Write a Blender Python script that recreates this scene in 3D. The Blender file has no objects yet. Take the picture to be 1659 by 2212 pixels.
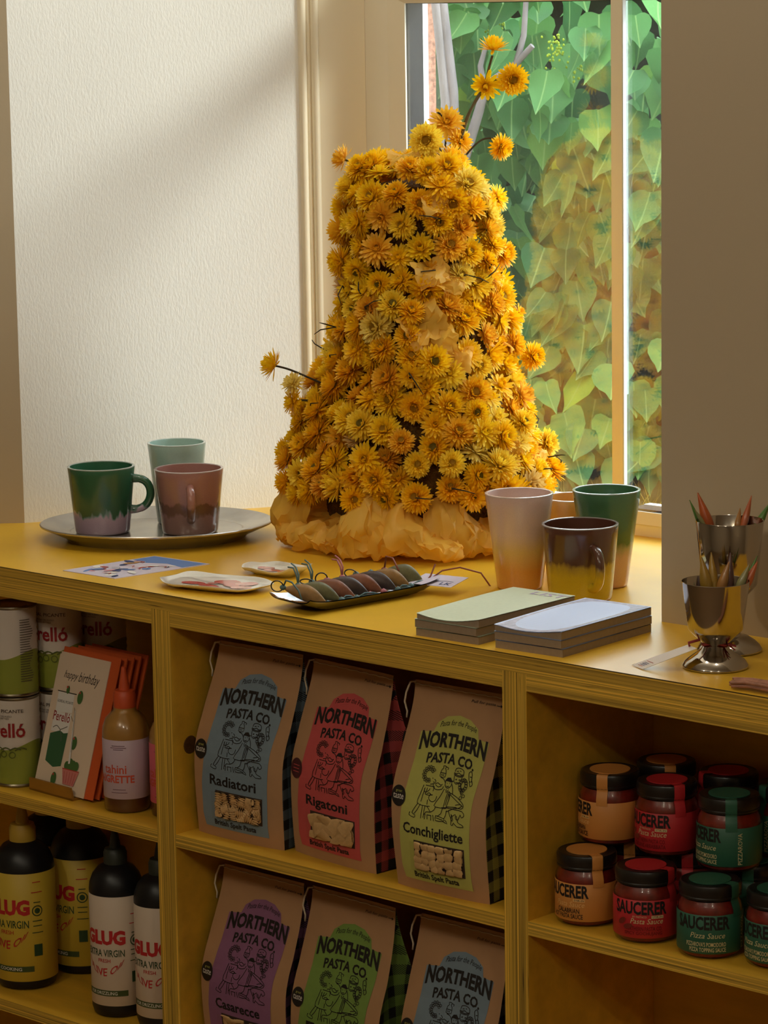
import bpy, bmesh, math, random
from mathutils import Vector, Matrix, noise
from mathutils.geometry import tessellate_polygon

SC = bpy.context.scene
COL = SC.collection
PI = math.pi
rad = math.radians

# ------------------------------------------------------------------ camera
cam_d = bpy.data.cameras.new('camera')
cam = bpy.data.objects.new('camera', cam_d)
COL.objects.link(cam)
cR = Vector((0.7352608, 0.67760699, -0.01550251))
cU = Vector((-0.099205, 0.1302155, 0.98651016))
cF = Vector((-0.67048484, 0.72380432, -0.16296435))
CAM = Vector((2.4195, -2.609, 1.5922))
cam.matrix_world = Matrix(((cR.x, cU.x, -cF.x, CAM.x), (cR.y, cU.y, -cF.y, CAM.y), (cR.z, cU.z, -cF.z, CAM.z), (0, 0, 0, 1)))
cam_d.sensor_fit = 'HORIZONTAL'
cam_d.sensor_width = 36.0
cam_d.lens = 36.0 * 6605.4 / 1659.0
cam_d.clip_start = 0.05
cam_d.clip_end = 60
SC.camera = cam

# ------------------------------------------------------------------ sky, sun, lamps, exposure
world = bpy.data.worlds.new('sky')
SC.world = world
world.use_nodes = True
wb = world.node_tree.nodes['Background']
wb.inputs[0].default_value = (0.86, 0.93, 1.0, 1)
wb.inputs[1].default_value = 7.5

def sun(direction, strength, angle, color):
    d = bpy.data.lights.new('sun', 'SUN')
    d.energy = strength; d.angle = rad(angle); d.color = color
    o = bpy.data.objects.new('sun', d); COL.objects.link(o)
    o.rotation_euler = Vector(direction).to_track_quat('-Z', 'Y').to_euler()
sun((-0.76, -0.45, -0.41), 5.4, 13.0, (1.0, 0.97, 0.92))

def lamp(loc, energy, color=(1.0, 0.92, 0.74), radius=0.05):
    d = bpy.data.lights.new('ceiling_lamp', 'POINT')
    d.energy = energy; d.color = color; d.shadow_soft_size = radius
    o = bpy.data.objects.new('ceiling_lamp', d); COL.objects.link(o); o.location = loc
lamp((1.5, -2.6, 2.45), 19)
lamp((0.1, -2.4, 2.45), 19)
lamp((2.9, -2.2, 2.45), 14)
# spot track above the worktop
lamp((-0.75, -0.10, 2.45), 5.5, (1.0, 0.94, 0.82))
lamp((-0.05, -0.10, 2.45), 5.5, (1.0, 0.94, 0.82))
lamp((0.65, -0.10, 2.45), 4.5, (1.0, 0.94, 0.82))
SC.view_settings.view_transform = 'Standard'
SC.view_settings.look = 'None'
SC.view_settings.gamma = 1.0
SC.view_settings.use_curve_mapping = False
SC.view_settings.exposure = 0.0
SC.cycles.use_denoising = True
SC.cycles.max_bounces = 10
SC.cycles.transparent_max_bounces = 16
SC.cycles.caustics_reflective = False
SC.cycles.caustics_refractive = False
SC.cycles.sample_clamp_indirect = 6.0

# ------------------------------------------------------------------ materials
def lin(c):
    out = []
    for x in c:
        x = x / 255.0
        out.append(x / 12.92 if x <= 0.04045 else ((x + 0.055) / 1.055) ** 2.4)
    return tuple(out)
M = {}
def newmat(name):
    m = bpy.data.materials.new(name); m.use_nodes = True
    nt = m.node_tree
    p = nt.nodes['Principled BSDF']
    M[name] = m
    return m, nt, p
def N(nt, kind, **kw):
    n = nt.nodes.new(kind)
    for k, v in kw.items(): setattr(n, k, v)
    return n
def ramp(nt, stops, interp='LINEAR'):
    n = nt.nodes.new('ShaderNodeValToRGB')
    cr = n.color_ramp; cr.interpolation = interp
    while len(cr.elements) < len(stops): cr.elements.new(0.5)
    for e, (pos, c) in zip(cr.elements, stops):
        e.position = pos; e.color = (c[0], c[1], c[2], 1)
    return n
def tex(nt, scale, detail=3, coord='Object', stretch=None, rough=0.55):
    tc = N(nt, 'ShaderNodeTexCoord')
    n = N(nt, 'ShaderNodeTexNoise')
    n.inputs['Scale'].default_value = scale; n.inputs['Detail'].default_value = detail
    n.inputs['Roughness'].default_value = rough
    if stretch:
        mp = N(nt, 'ShaderNodeMapping'); mp.inputs['Scale'].default_value = stretch
        nt.links.new(tc.outputs[coord], mp.inputs[0]); nt.links.new(mp.outputs[0], n.inputs['Vector'])
    else:
        nt.links.new(tc.outputs[coord], n.inputs['Vector'])
    return n
def bump(nt, p, src, strength, dist=0.001):
    b = N(nt, 'ShaderNodeBump'); b.inputs['Strength'].default_value = strength
    b.inputs['Distance'].default_value = dist
    nt.links.new(src, b.inputs['Height']); nt.links.new(b.outputs[0], p.inputs['Normal'])
def mul(c, k): return tuple(min(1.0, x * k) for x in c)
def mat(name, col, rough=0.6, metal=0.0, var=0.0, vs=40, bmp=0.0, bs=300, bd=0.0006, coat=0.0, spec=0.5, stretch=None, raw=False, transl=0.0, sheen=0.0):
    m, nt, p = newmat(name)
    c = col if raw else lin(col)
    p.inputs['Roughness'].default_value = rough
    p.inputs['Metallic'].default_value = metal
    p.inputs['Coat Weight'].default_value = coat
    p.inputs['Coat Roughness'].default_value = 0.08
    p.inputs['Specular IOR Level'].default_value = spec
    if var > 0:
        n = tex(nt, vs, 4, stretch=stretch)
        r = ramp(nt, [(0.3, mul(c, 1 - var)), (0.7, mul(c, 1 + var))])
        nt.links.new(n.outputs['Fac'], r.inputs[0]); nt.links.new(r.outputs[0], p.inputs['Base Color'])
        csrc = r.outputs[0]
    else:
        p.inputs['Base Color'].default_value = (*c, 1); csrc = None
    if bmp > 0:
        b = tex(nt, bs, 3, stretch=stretch); bump(nt, p, b.outputs['Fac'], bmp, bd)
    if transl > 0:
        t = N(nt, 'ShaderNodeBsdfTranslucent'); t.inputs[0].default_value = (*c, 1)
        if csrc: nt.links.new(csrc, t.inputs[0])
        mx = N(nt, 'ShaderNodeMixShader'); mx.inputs[0].default_value = transl
        nt.links.new(p.outputs[0], mx.inputs[1]); nt.links.new(t.outputs[0], mx.inputs[2])
        nt.links.new(mx.outputs[0], nt.nodes['Material Output'].inputs[0])
    return m
def glass(name, tint=(1, 1, 1), rough=0.0, ior=1.45, gain=1.0, dust=0.0):
    m, nt, p = newmat(name); nt.nodes.remove(p)
    tr = N(nt, 'ShaderNodeBsdfTransparent'); tr.inputs[0].default_value = (*tint, 1)
    gl = N(nt, 'ShaderNodeBsdfGlossy'); gl.inputs['Roughness'].default_value = rough
    lw = N(nt, 'ShaderNodeLayerWeight'); lw.inputs[0].default_value = 0.5      # Schlick reflectance, the same from both sides
    fr = N(nt, 'ShaderNodeMath', operation='POWER'); fr.inputs[1].default_value = 5.0
    nt.links.new(lw.outputs['Facing'], fr.inputs[0])
    f0 = ((ior - 1) / (ior + 1)) ** 2
    mm = N(nt, 'ShaderNodeMath', operation='MULTIPLY_ADD'); mm.inputs[1].default_value = (1 - f0) * gain; mm.inputs[2].default_value = f0 * gain; mm.use_clamp = True
    mx = N(nt, 'ShaderNodeMixShader')
    nt.links.new(fr.outputs[0], mm.inputs[0]); nt.links.new(mm.outputs[0], mx.inputs[0])
    nt.links.new(tr.outputs[0], mx.inputs[1]); nt.links.new(gl.outputs[0], mx.inputs[2])
    out = mx.outputs[0]
    if dust > 0:
        df = N(nt, 'ShaderNodeBsdfTranslucent'); df.inputs[0].default_value = (0.9, 0.92, 0.92, 1)
        m2 = N(nt, 'ShaderNodeMixShader')
        nz = tex(nt, 2.2, 3); rp = ramp(nt, [(0.35, (dust * .4,) * 3), (0.65, (dust,) * 3)])
        nt.links.new(nz.outputs['Fac'], rp.inputs[0]); nt.links.new(rp.outputs[0], m2.inputs[0])
        nt.links.new(mx.outputs[0], m2.inputs[1]); nt.links.new(df.outputs[0], m2.inputs[2]); out = m2.outputs[0]
    nt.links.new(out, nt.nodes['Material Output'].inputs[0])
    return m
def glaze(name, h, stops, amp=0.03, ns=60, zs=0.35, rough=0.12, coat=0.6, speck=0.1):
    """ceramic glaze: colours by height above the foot, the border broken by drips"""
    m, nt, p = newmat(name)
    p.inputs['Roughness'].default_value = rough + 0.1
    p.inputs['Coat Weight'].default_value = coat; p.inputs['Coat Roughness'].default_value = 0.04
    tc = N(nt, 'ShaderNodeTexCoord'); sp = N(nt, 'ShaderNodeSeparateXYZ')
    nt.links.new(tc.outputs['Object'], sp.inputs[0])
    n = tex(nt, ns, 2, stretch=(1, 1, zs))
    a = N(nt, 'ShaderNodeMath', operation='SUBTRACT'); a.inputs[1].default_value = 0.5
    nt.links.new(n.outputs['Fac'], a.inputs[0])
    b = N(nt, 'ShaderNodeMath', operation='MULTIPLY'); b.inputs[1].default_value = amp * 2
    nt.links.new(a.outputs[0], b.inputs[0])
    d = N(nt, 'ShaderNodeMath', operation='DIVIDE'); d.inputs[1].default_value = h
    nt.links.new(sp.outputs[2], d.inputs[0])
    s = N(nt, 'ShaderNodeMath', operation='ADD')
    nt.links.new(d.outputs[0], s.inputs[0]); nt.links.new(b.outputs[0], s.inputs[1])
    r = ramp(nt, [(q, lin(c)) for q, c in stops])
    nt.links.new(s.outputs[0], r.inputs[0])
    n2 = tex(nt, 900, 2)
    r2 = ramp(nt, [(0.3, (1 - speck,) * 3), (0.7, (1, 1, 1))])
    nt.links.new(n2.outputs['Fac'], r2.inputs[0])
    mx = N(nt, 'ShaderNodeMix', data_type='RGBA', blend_type='MULTIPLY'); mx.inputs[0].default_value = 1.0
    nt.links.new(r.outputs[0], mx.inputs[6]); nt.links.new(r2.outputs[0], mx.inputs[7])
    nt.links.new(mx.outputs[2], p.inputs['Base Color'])
    c1 = lin(stops[-1][1]); mat('rim_' + name, tuple(min(1, x * .55 + .30) for x in c1), 0.15, coat=0.5, raw=True)
    return m
def ply(name, axis, base=(216, 172, 62)):
    """plywood edge: thin veneers stacked along one axis, fibres running the other way"""
    m, nt, p = newmat(name)
    p.inputs['Roughness'].default_value = 0.65
    c = lin(base)
    st = {'Z': (1.4, 1.4, 430), 'X': (430, 1.4, 1.4)}[axis]
    n = tex(nt, 1.0, 2, stretch=st, rough=0.6)
    r = ramp(nt, [(0.30, mul(c, 0.30)), (0.43, mul(c, 0.66)), (0.54, mul(c, .9)), (0.66, mul(c, 1.45))])
    nt.links.new(n.outputs['Fac'], r.inputs[0])
    st2 = {'Z': (14, 14, 400), 'X': (400, 14, 14)}[axis]
    n2 = tex(nt, 1.0, 3, stretch=st2)
    r2 = ramp(nt, [(0.26, (0.15, 0.1, 0.05)), (0.38, (1, 1, 1))])
    nt.links.new(n2.outputs['Fac'], r2.inputs[0])
    mx = N(nt, 'ShaderNodeMix', data_type='RGBA', blend_type='MULTIPLY'); mx.inputs[0].default_value = 0.9
    nt.links.new(r.outputs[0], mx.inputs[6]); nt.links.new(r2.outputs[0], mx.inputs[7])
    nt.links.new(mx.outputs[2], p.inputs['Base Color'])
    bump(nt, p, n.outputs['Fac'], 0.35, 0.0008)
    return m
def plaid(name, col):
    """black and coloured checks with hatching, in the gusset's own coordinates"""
    m, nt, p = newmat(name)
    p.inputs['Roughness'].default_value = 0.7
    tc = N(nt, 'ShaderNodeTexCoord'); sp = N(nt, 'ShaderNodeSeparateXYZ'); nt.links.new(tc.outputs['Object'], sp.inputs[0])
    def stripe(out, freq, thr, off=0.0):
        a = N(nt, 'ShaderNodeMath', operation='MULTIPLY_ADD'); a.inputs[1].default_value = freq; a.inputs[2].default_value = off
        nt.links.new(out, a.inputs[0])
        f = N(nt, 'ShaderNodeMath', operation='FRACT'); nt.links.new(a.outputs[0], f.inputs[0])
        g = N(nt, 'ShaderNodeMath', operation='GREATER_THAN'); g.inputs[1].default_value = thr
        nt.links.new(f.outputs[0], g.inputs[0]); return g.outputs[0]
    a = stripe(sp.outputs[1], 38, 0.5); b = stripe(sp.outputs[2], 38, 0.5)
    dg = N(nt, 'ShaderNodeMath', operation='ADD'); nt.links.new(sp.outputs[1], dg.inputs[0]); nt.links.new(sp.outputs[2], dg.inputs[1])
    h = stripe(dg.outputs[0], 420, 0.45)
    s = N(nt, 'ShaderNodeMath', operation='ADD'); nt.links.new(a, s.inputs[0]); nt.links.new(b, s.inputs[1])
    hh = N(nt, 'ShaderNodeMath', operation='MULTIPLY'); nt.links.new(h, hh.inputs[0]); nt.links.new(s.outputs[0], hh.inputs[1])
    ab = N(nt, 'ShaderNodeMath', operation='MULTIPLY'); nt.links.new(a, ab.inputs[0]); nt.links.new(b, ab.inputs[1])
    mxv = N(nt, 'ShaderNodeMath', operation='MAXIMUM'); nt.links.new(hh.outputs[0], mxv.inputs[0]); nt.links.new(ab.outputs[0], mxv.inputs[1])
    c = lin(col)
    r = ramp(nt, [(0.0, (0.012, 0.011, 0.012)), (0.5, mul(c, 0.6)), (1.0, c)])
    nt.links.new(mxv.outputs[0], r.inputs[0]); nt.links.new(r.outputs[0], p.inputs['Base Color'])
    return m

mat('plaster', (228, 226, 220), 0.75, bmp=0.5, bs=330, bd=0.0012, stretch=(1.0, 1.0, 0.42))
mat('wall_paint', (180, 163, 136), 0.7, bmp=0.15, bs=240, bd=0.0006)
mat('frame_paint', (226, 214, 188), 0.35, bmp=0.05, bs=100)
mat('gasket', (17, 18, 24), 0.6, spec=.08, var=0.25, vs=30, stretch=(1, 1, 0.1))
mat('white_frame', (236, 240, 240), 0.35)
mat('floor_board', (120, 92, 60), 0.5, var=0.2, vs=6, stretch=(8, 1, 1))
mat('ceiling_paint', (225, 218, 205), 0.8)
mat('laminate', (228, 178, 46), 0.33, var=0.05, vs=9, bmp=0.04, bs=500, spec=0.5)
mat('laminate_edge', (48, 30, 14), 0.5)
mat('shelf_face', (214, 166, 48), 0.45, var=0.14, vs=7, stretch=(1, 5, 5))
ply('ply_h', 'Z'); ply('ply_v', 'X')
glass('window_glass', (0.95, 0.985, 0.97), 0.0, 1.5, 3.2, 0.006)
glass('clear', (0.98, 0.97, 0.95), 0.02, 1.4, 1.0)
mat('ink', (26, 20, 18), 0.6); mat('ink_soft', (70, 58, 50), 0.6)
mat('white_ink', (232, 226, 215), 0.6)

# ------------------------------------------------------------------ mesh builder
class G:
    def __init__(s): s.v = []; s.f = []; s.m = []
    def add(s, vs, fs, mi=0):
        o = len(s.v); s.v += [tuple(p) for p in vs]
        for q in fs: s.f.append([o + i for i in q]); s.m.append(mi)
    def box(s, a, b, mi=0, faces=None):
        x0, y0, z0 = a; x1, y1, z1 = b
        vs = [(x0, y0, z0), (x1, y0, z0), (x1, y1, z0), (x0, y1, z0), (x0, y0, z1), (x1, y0, z1), (x1, y1, z1), (x0, y1, z1)]
        fs = [(0, 3, 2, 1), (4, 5, 6, 7), (0, 1, 5, 4), (1, 2, 6, 5), (2, 3, 7, 6), (3, 0, 4, 7)]
        o = len(s.v); s.v += vs
        mm = faces or {}
        for i, q in enumerate(fs):
            s.f.append([o + k for k in q]); s.m.append(mm.get(i, mi))   # 0 bottom 1 top 2 front(-y) 3 +x 4 back 5 -x
        return s
    def prism(s, poly, z0, z1, mi=0, top=None, bot=None):
        n = len(poly); o = len(s.v)
        s.v += [(x, y, z0) for x, y in poly] + [(x, y, z1) for x, y in poly]
        for i in range(n):
            j = (i + 1) % n; s.f.append([o + i, o + j, o + n + j, o + n + i]); s.m.append(mi)
        for t in tessellate_polygon([[Vector((x, y, 0)) for x, y in poly]]):
            a, b, c = t
            A, B, Cc = [Vector((*poly[k], 0)) for k in t]
            if (B - A).cross(Cc - A).z < 0: a, c = c, a
            s.f.append([o + n + a, o + n + b, o + n + c]); s.m.append(mi if top is None else top)
            s.f.append([o + c, o + b, o + a]); s.m.append(mi if bot is None else bot)
        return s
    def lathe(s, prof, n=48, mi=0, close=False, cx=0, cy=0, sx=1, sy=1, mis=None):
        o = len(s.v); k = len(prof)
        for r, z in prof:
            for i in range(n):
                a = 2 * PI * i / n; s.v.append((cx + r * math.cos(a) * sx, cy + r * math.sin(a) * sy, z))
        for j in range(k - 1):
            for i in range(n):
                i2 = (i + 1) % n
                s.f.append([o + j * n + i, o + j * n + i2, o + (j + 1) * n + i2, o + (j + 1) * n + i]); s.m.append(mis[j] if mis else mi)
        return s
    def tube(s, pts, r, n=8, mi=0, cap=True, flat=1.0, up=None):
        pts = [Vector(p) for p in pts]; m = len(pts); o = len(s.v)
        rr = r if isinstance(r, (list, tuple)) else [r] * m
        prev = None
        for i, p in enumerate(pts):
            t = (pts[min(i + 1, m - 1)] - pts[max(i - 1, 0)]).normalized()
            if prev is None:
                u = Vector(up) if up else (Vector((0, 0, 1)) if abs(t.z) < 0.9 else Vector((1, 0, 0)))
                a = (u - t * u.dot(t)).normalized()
            else:
                a = (prev - t * prev.dot(t)).normalized()
            prev = a; b = t.cross(a)
            for k in range(n):
                th = 2 * PI * k / n
                s.v.append(tuple(p + (a * math.cos(th) * flat + b * math.sin(th)) * rr[i]))
        for i in range(m - 1):
            for k in range(n):
                k2 = (k + 1) % n
                s.f.append([o + i * n + k, o + i * n + k2, o + (i + 1) * n + k2, o + (i + 1) * n + k]); s.m.append(mi)
        if cap:
            s.f.append([o + k for k in range(n)][::-1]); s.m.append(mi)
            s.f.append([o + (m - 1) * n + k for k in range(n)]); s.m.append(mi)
        return s
    def grid(s, fn, nu, nv, mi=0, wrap=False, flip=False):
        o = len(s.v)
        for j in range(nv + 1):
            for i in range(nu + (0 if wrap else 1)):
                s.v.append(tuple(fn(i / nu, j / nv)))
        w = nu if wrap else nu + 1
        for j in range(nv):
            for i in range(nu):
                i2 = (i + 1) % w
                q = [o + j * w + i, o + j * w + i2, o + (j + 1) * w + i2, o + (j + 1) * w + i]
                s.f.append(q[::-1] if flip else q); s.m.append(mi)
        return s
    def xform(s, mtx, start=0):
        for i in range(start, len(s.v)): s.v[i] = tuple(mtx @ Vector(s.v[i]))
        return s
    def mesh(s, name, mats, smooth=None):
        me = bpy.data.meshes.new(name)
        me.from_pydata(s.v, [], s.f)
        if isinstance(mats, str): mats = [mats]
        for q in mats: me.materials.append(M[q])
        if len(mats) > 1: me.polygons.foreach_set('material_index', s.m)
        if smooth is not None:
            me.polygons.foreach_set('use_smooth', [True] * len(me.polygons))
            if smooth < 180: me.set_sharp_from_angle(angle=rad(smooth))
        me.update()
        return me
    def obj(s, name, mats, parent=None, smooth=None, loc=None):
        return link(name, s.mesh(name, mats, smooth), parent, loc)
def link(name, me, parent=None, loc=None, rot=None, scale=None):
    o = bpy.data.objects.new(name, me); COL.objects.link(o)
    if parent: o.parent = parent
    if loc is not None: o.location = loc
    if rot is not None: o.rotation_euler = rot
    if scale is not None: o.scale = (scale,) * 3 if isinstance(scale, (int, float)) else scale
    return o
def tag(o, label=None, cat=None, group=None, kind=None):
    if label: o['label'] = label
    if cat: o['category'] = cat
    if group: o['group'] = group
    if kind: o['kind'] = kind
    return o
def thing(name, label, cat, loc=(0, 0, 0), rz=0.0, group=None):
    o = bpy.data.objects.new(name, None); COL.objects.link(o)
    o.empty_display_size = 0.02
    o.location = loc; o.rotation_euler = (0, 0, rz)
    return tag(o, label, cat, group)
def struct(o): o['kind'] = 'structure'; return o

# ------------------------------------------------------------------ flat print: lettering and line work
_tc = {}
def glyphs(s, bold=0.0, shear=0.0, sp=1.0):
    key = (s, bold, shear, sp)
    if key in _tc: return _tc[key]
    cu = bpy.data.curves.new('t', 'FONT'); cu.body = s; cu.size = 1.0
    cu.offset = bold; cu.shear = shear; cu.space_character = sp; cu.resolution_u = 2
    o = bpy.data.objects.new('t', cu); COL.objects.link(o)
    dg = bpy.context.evaluated_depsgraph_get(); ev = o.evaluated_get(dg)
    me = ev.to_mesh()
    vs = [(v.co.x, v.co.y) for v in me.vertices]; fs = [tuple(p.vertices) for p in me.polygons]
    ev.to_mesh_clear(); bpy.data.objects.remove(o); bpy.data.curves.remove(cu)
    if vs:
        x0 = min(v[0] for v in vs); x1 = max(v[0] for v in vs); y0 = min(v[1] for v in vs); y1 = max(v[1] for v in vs)
        vs = [((x - x0) / (x1 - x0), (y - y0) / (y1 - y0)) for x, y in vs]
        asp = (x1 - x0) / (y1 - y0)
    else: asp = 1
    _tc[key] = (vs, fs, asp)
    return _tc[key]
class Art:
    def __init__(s): s.items = []      # (verts, faces, material)
    def text(s, t, x, y, h, mk, w=None, bold=0.0, shear=0.0, align='c', warp=None, sp=1.0, rot=0.0):
        vs, fs, asp = glyphs(t, bold, shear, sp)
        w = w or h * asp
        ox = x - w / 2 if align == 'c' else (x if align == 'l' else x - w)
        out = []
        for a, b in vs:
            px, py = a * w, b * h
            if warp: px, py = warp(a, b, px, py, w, h)
            px += ox; py += y
            if rot:
                dx, dy = px - x, py - y
                px, py = x + dx * math.cos(rot) - dy * math.sin(rot), y + dx * math.sin(rot) + dy * math.cos(rot)
            out.append((px, py))
        s.items.append((out, fs, mk)); return s
    def poly(s, pts, mk):
        s.items.append((list(pts), [tuple(t) for t in tessellate_polygon([[Vector((x, y, 0)) for x, y in pts]])], mk)); return s
    def ell(s, x, y, rx, ry, mk, n=24, rot=0.0):
        c, d = math.cos(rot), math.sin(rot)
        return s.poly([(x + rx * math.cos(a) * c - ry * math.sin(a) * d, y + rx * math.cos(a) * d + ry * math.sin(a) * c) for a in [2 * PI * i / n for i in range(n)]], mk)
    def rect(s, x0, y0, x1, y1, mk): return s.poly([(x0, y0), (x1, y0), (x1, y1), (x0, y1)], mk)
    def stroke(s, pts, wd, mk, closed=False, k=3):
        p = [Vector(q) for q in pts]; n = len(p)
        if n > 2 or closed:
            sm = []
            segs = n if closed else n - 1
            for i in range(segs):
                a = p[(i - 1) % n] if (closed or i > 0) else p[0]
                b, c = p[i], p[(i + 1) % n]
                d = p[(i + 2) % n] if (closed or i + 2 < n) else p[n - 1]
                for t in range(k):
                    t = t / k
                    sm.append(0.5 * ((2 * b) + (c - a) * t + (2 * a - 5 * b + 4 * c - d) * t * t + (3 * b - a - 3 * c + d) * t ** 3))
            sm.append(p[0] if closed else p[-1]); p = sm
        vs, fs = [], []
        for i, q in enumerate(p):
            t = p[min(i + 1, len(p) - 1)] - p[max(i - 1, 0)]
            if t.length < 1e-9: t = Vector((1, 0))
            t.normalize(); nn = Vector((-t.y, t.x)) * wd / 2
            vs += [tuple(q + nn), tuple(q - nn)]
            if i: fs.append((2 * i - 2, 2 * i - 1, 2 * i + 1, 2 * i))
        s.items.append((vs, fs, mk)); return s
    def build(s, name, parent, mapf, stepx=None, stepy=None, loc=None, off=0.00025, lay=0.00005):
        keys = []
        g = G()
        for li, (vs, fs, mk) in enumerate(s.items):
            if mk not in keys: keys.append(mk)
            if stepx or stepy:
                bm = bmesh.new()
                bv = [bm.verts.new((x, y, 0)) for x, y in vs]
                for f in fs:
                    try: bm.faces.new([bv[i] for i in f])
                    except ValueError: pass
                for ax, st in ((0, stepx), (1, stepy)):
                    if not st: continue
                    lo = min(v[ax] for v in vs); hi = max(v[ax] for v in vs)
                    k = math.floor(lo / st) + 1
                    while k * st < hi:
                        co = Vector((0, 0, 0)); co[ax] = k * st; no = Vector((0, 0, 0)); no[ax] = 1
                        bmesh.ops.bisect_plane(bm, geom=bm.verts[:] + bm.edges[:] + bm.faces[:], plane_co=co, plane_no=no, dist=1e-7)
                        k += 1
                bm.verts.index_update()
                v2 = [(v.co.x, v.co.y) for v in bm.verts]; f2 = [[v.index for v in f.verts] for f in bm.faces]
                bm.free()
            else: v2, f2 = vs, fs
            d = off + li * lay
            g.add([mapf(x, y, d) for x, y in v2], f2, keys.index(mk))
        if not g.v: return None
        return g.obj(name, keys, parent, None, loc)
def on_cyl(r, a0, z0=0.0):
    return lambda x, y, d: ((r + d) * math.cos(a0 + x / r), (r + d) * math.sin(a0 + x / r), z0 + y)

# ------------------------------------------------------------------ the room
H = 0.86           # top of the worktop
WY = 0.2525        # face of the window wall
FY = 0.711         # room face of the window frame
HEAD = 2.50        # soffit of the window recess
RX = 0.2195        # right corner of the recess
struct(G().box((-3.2, -5.2, -0.05), (4.6, 0.30, 0.0)).obj('floor', 'floor_board'))
struct(G().box((-3.2, -5.2, 2.7), (4.6, 0.80, 2.75)).obj('ceiling', 'ceiling_paint'))
struct(G().box((-3.2, -5.25, 0), (4.6, -5.2, 2.7)).obj('wall_rear', 'wall_paint'))
struct(G().box((4.6, -5.2, 0), (4.65, 0.8, 2.7)).obj('wall_right', 'wall_paint'))
struct(G().box((-3.25, -5.2, 0), (-3.2, 0.8, 2.7)).obj('wall_left', 'wall_paint'))
# window wall: right pier, left pier with splayed plaster reveal, part below the worktop, head
g = G().prism([(RX, WY), (4.6, WY), (4.6, 0.80), (RX, 0.80)], H, 2.7)
struct(g.obj('wall_window_right', 'wall_paint'))
LX = -0.9445
g = G().prism([(LX, 0.2531), (-0.7302, 0.6239), (-0.745, 0.6325), (-0.745, 0.80), (-3.2, 0.80), (-3.2, 0.15), (-1.05, 0.15)], H, 2.7, 0)
g.m = [1 if i == 0 else 0 for i in range(len(g.f))]
struct(g.obj('wall_window_left', ['wall_paint', 'plaster']))
struct(G().box((-3.2, WY, 0), (4.6, 0.80, H - 0.0215)).obj('wall_window_below', 'wall_paint'))
struct(G().prism([(-0.944, 0.2535), (RX, 0.2535), (RX, 0.80), (-0.68, 0.80), (-0.68, 0.7105)], HEAD, 2.7).obj('wall_window_head', 'wall_paint'))
struct(G().box((-3.2, 0.15, 0), (-1.3005, WY, H)).obj('wall_window_lower_left', 'wall_paint'))
struct(G().box((0.9505, WY, H - 0.0215), (4.6, 0.80, H)).obj('wall_window_lower_right', 'wall_paint'))
# timber lining between plaster and window frame, with a rounded bead at the joint
dx, dy = math.cos(rad(59.97)), math.sin(rad(59.97))
nx, ny = dy, -dx
A0 = Vector((-0.7302, 0.6239)); 
def lp(t, o): return (A0.x + dx * t + nx * o, A0.y + dy * t + ny * o)
g = G().prism([lp(0.029, 0.001), lp(0.1005, 0.001), lp(0.1005, -0.012), lp(0.029, -0.012)], H, HEAD)
struct(g.obj('trim_1', 'frame_paint'))
g = G()
for k, (t, o, r_) in enumerate(((0.0050, -0.0015, 0.0068), (0.0150, -0.004, 0.0045), (0.0245, -0.0015, 0.0065))):
    c = lp(t, o)
    g.tube([(c[0], c[1], H), (c[0], c[1], HEAD)], r_, 12)
struct(g.obj('trim_2', 'frame_paint', None, 40))

# ------------------------------------------------------------------ the window
win = bpy.data.objects.new('window_1', None); COL.objects.link(win); win['kind'] = 'structure'
WL, WR = -0.684, RX            # outer edges of the frame
GL, GR = -0.6055, 0.150        # glass edges
M0, M1 = -0.2195, -0.2006      # mullion
ZB, ZT = 0.8945, 1.5968        # bottom and top of the lower panes
ZF0, ZF1 = 1.655, HEAD - 0.055 # fanlight
GY = FY + 0.009                # glass plane
def stile(x0, x1, z0, z1, name='frame_rail', inner=None):
    g = G().box((x0, FY, z0), (x1, FY + 0.05, z1)); return g.obj(name, 'frame_paint', win)
stile(WL, -0.633, H, HEAD, 'frame_stile')
stile(GR + 0.03, WR, H, HEAD, 'frame_stile')
stile(-0.633, GR + 0.03, H, ZB - 0.018, 'frame_rail')
stile(-0.633, GR + 0.03, ZT + 0.012, ZF0 - 0.012, 'transom_rail')
stile(-0.633, GR + 0.03, ZF1 + 0.012, HEAD, 'frame_rail')
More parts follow.
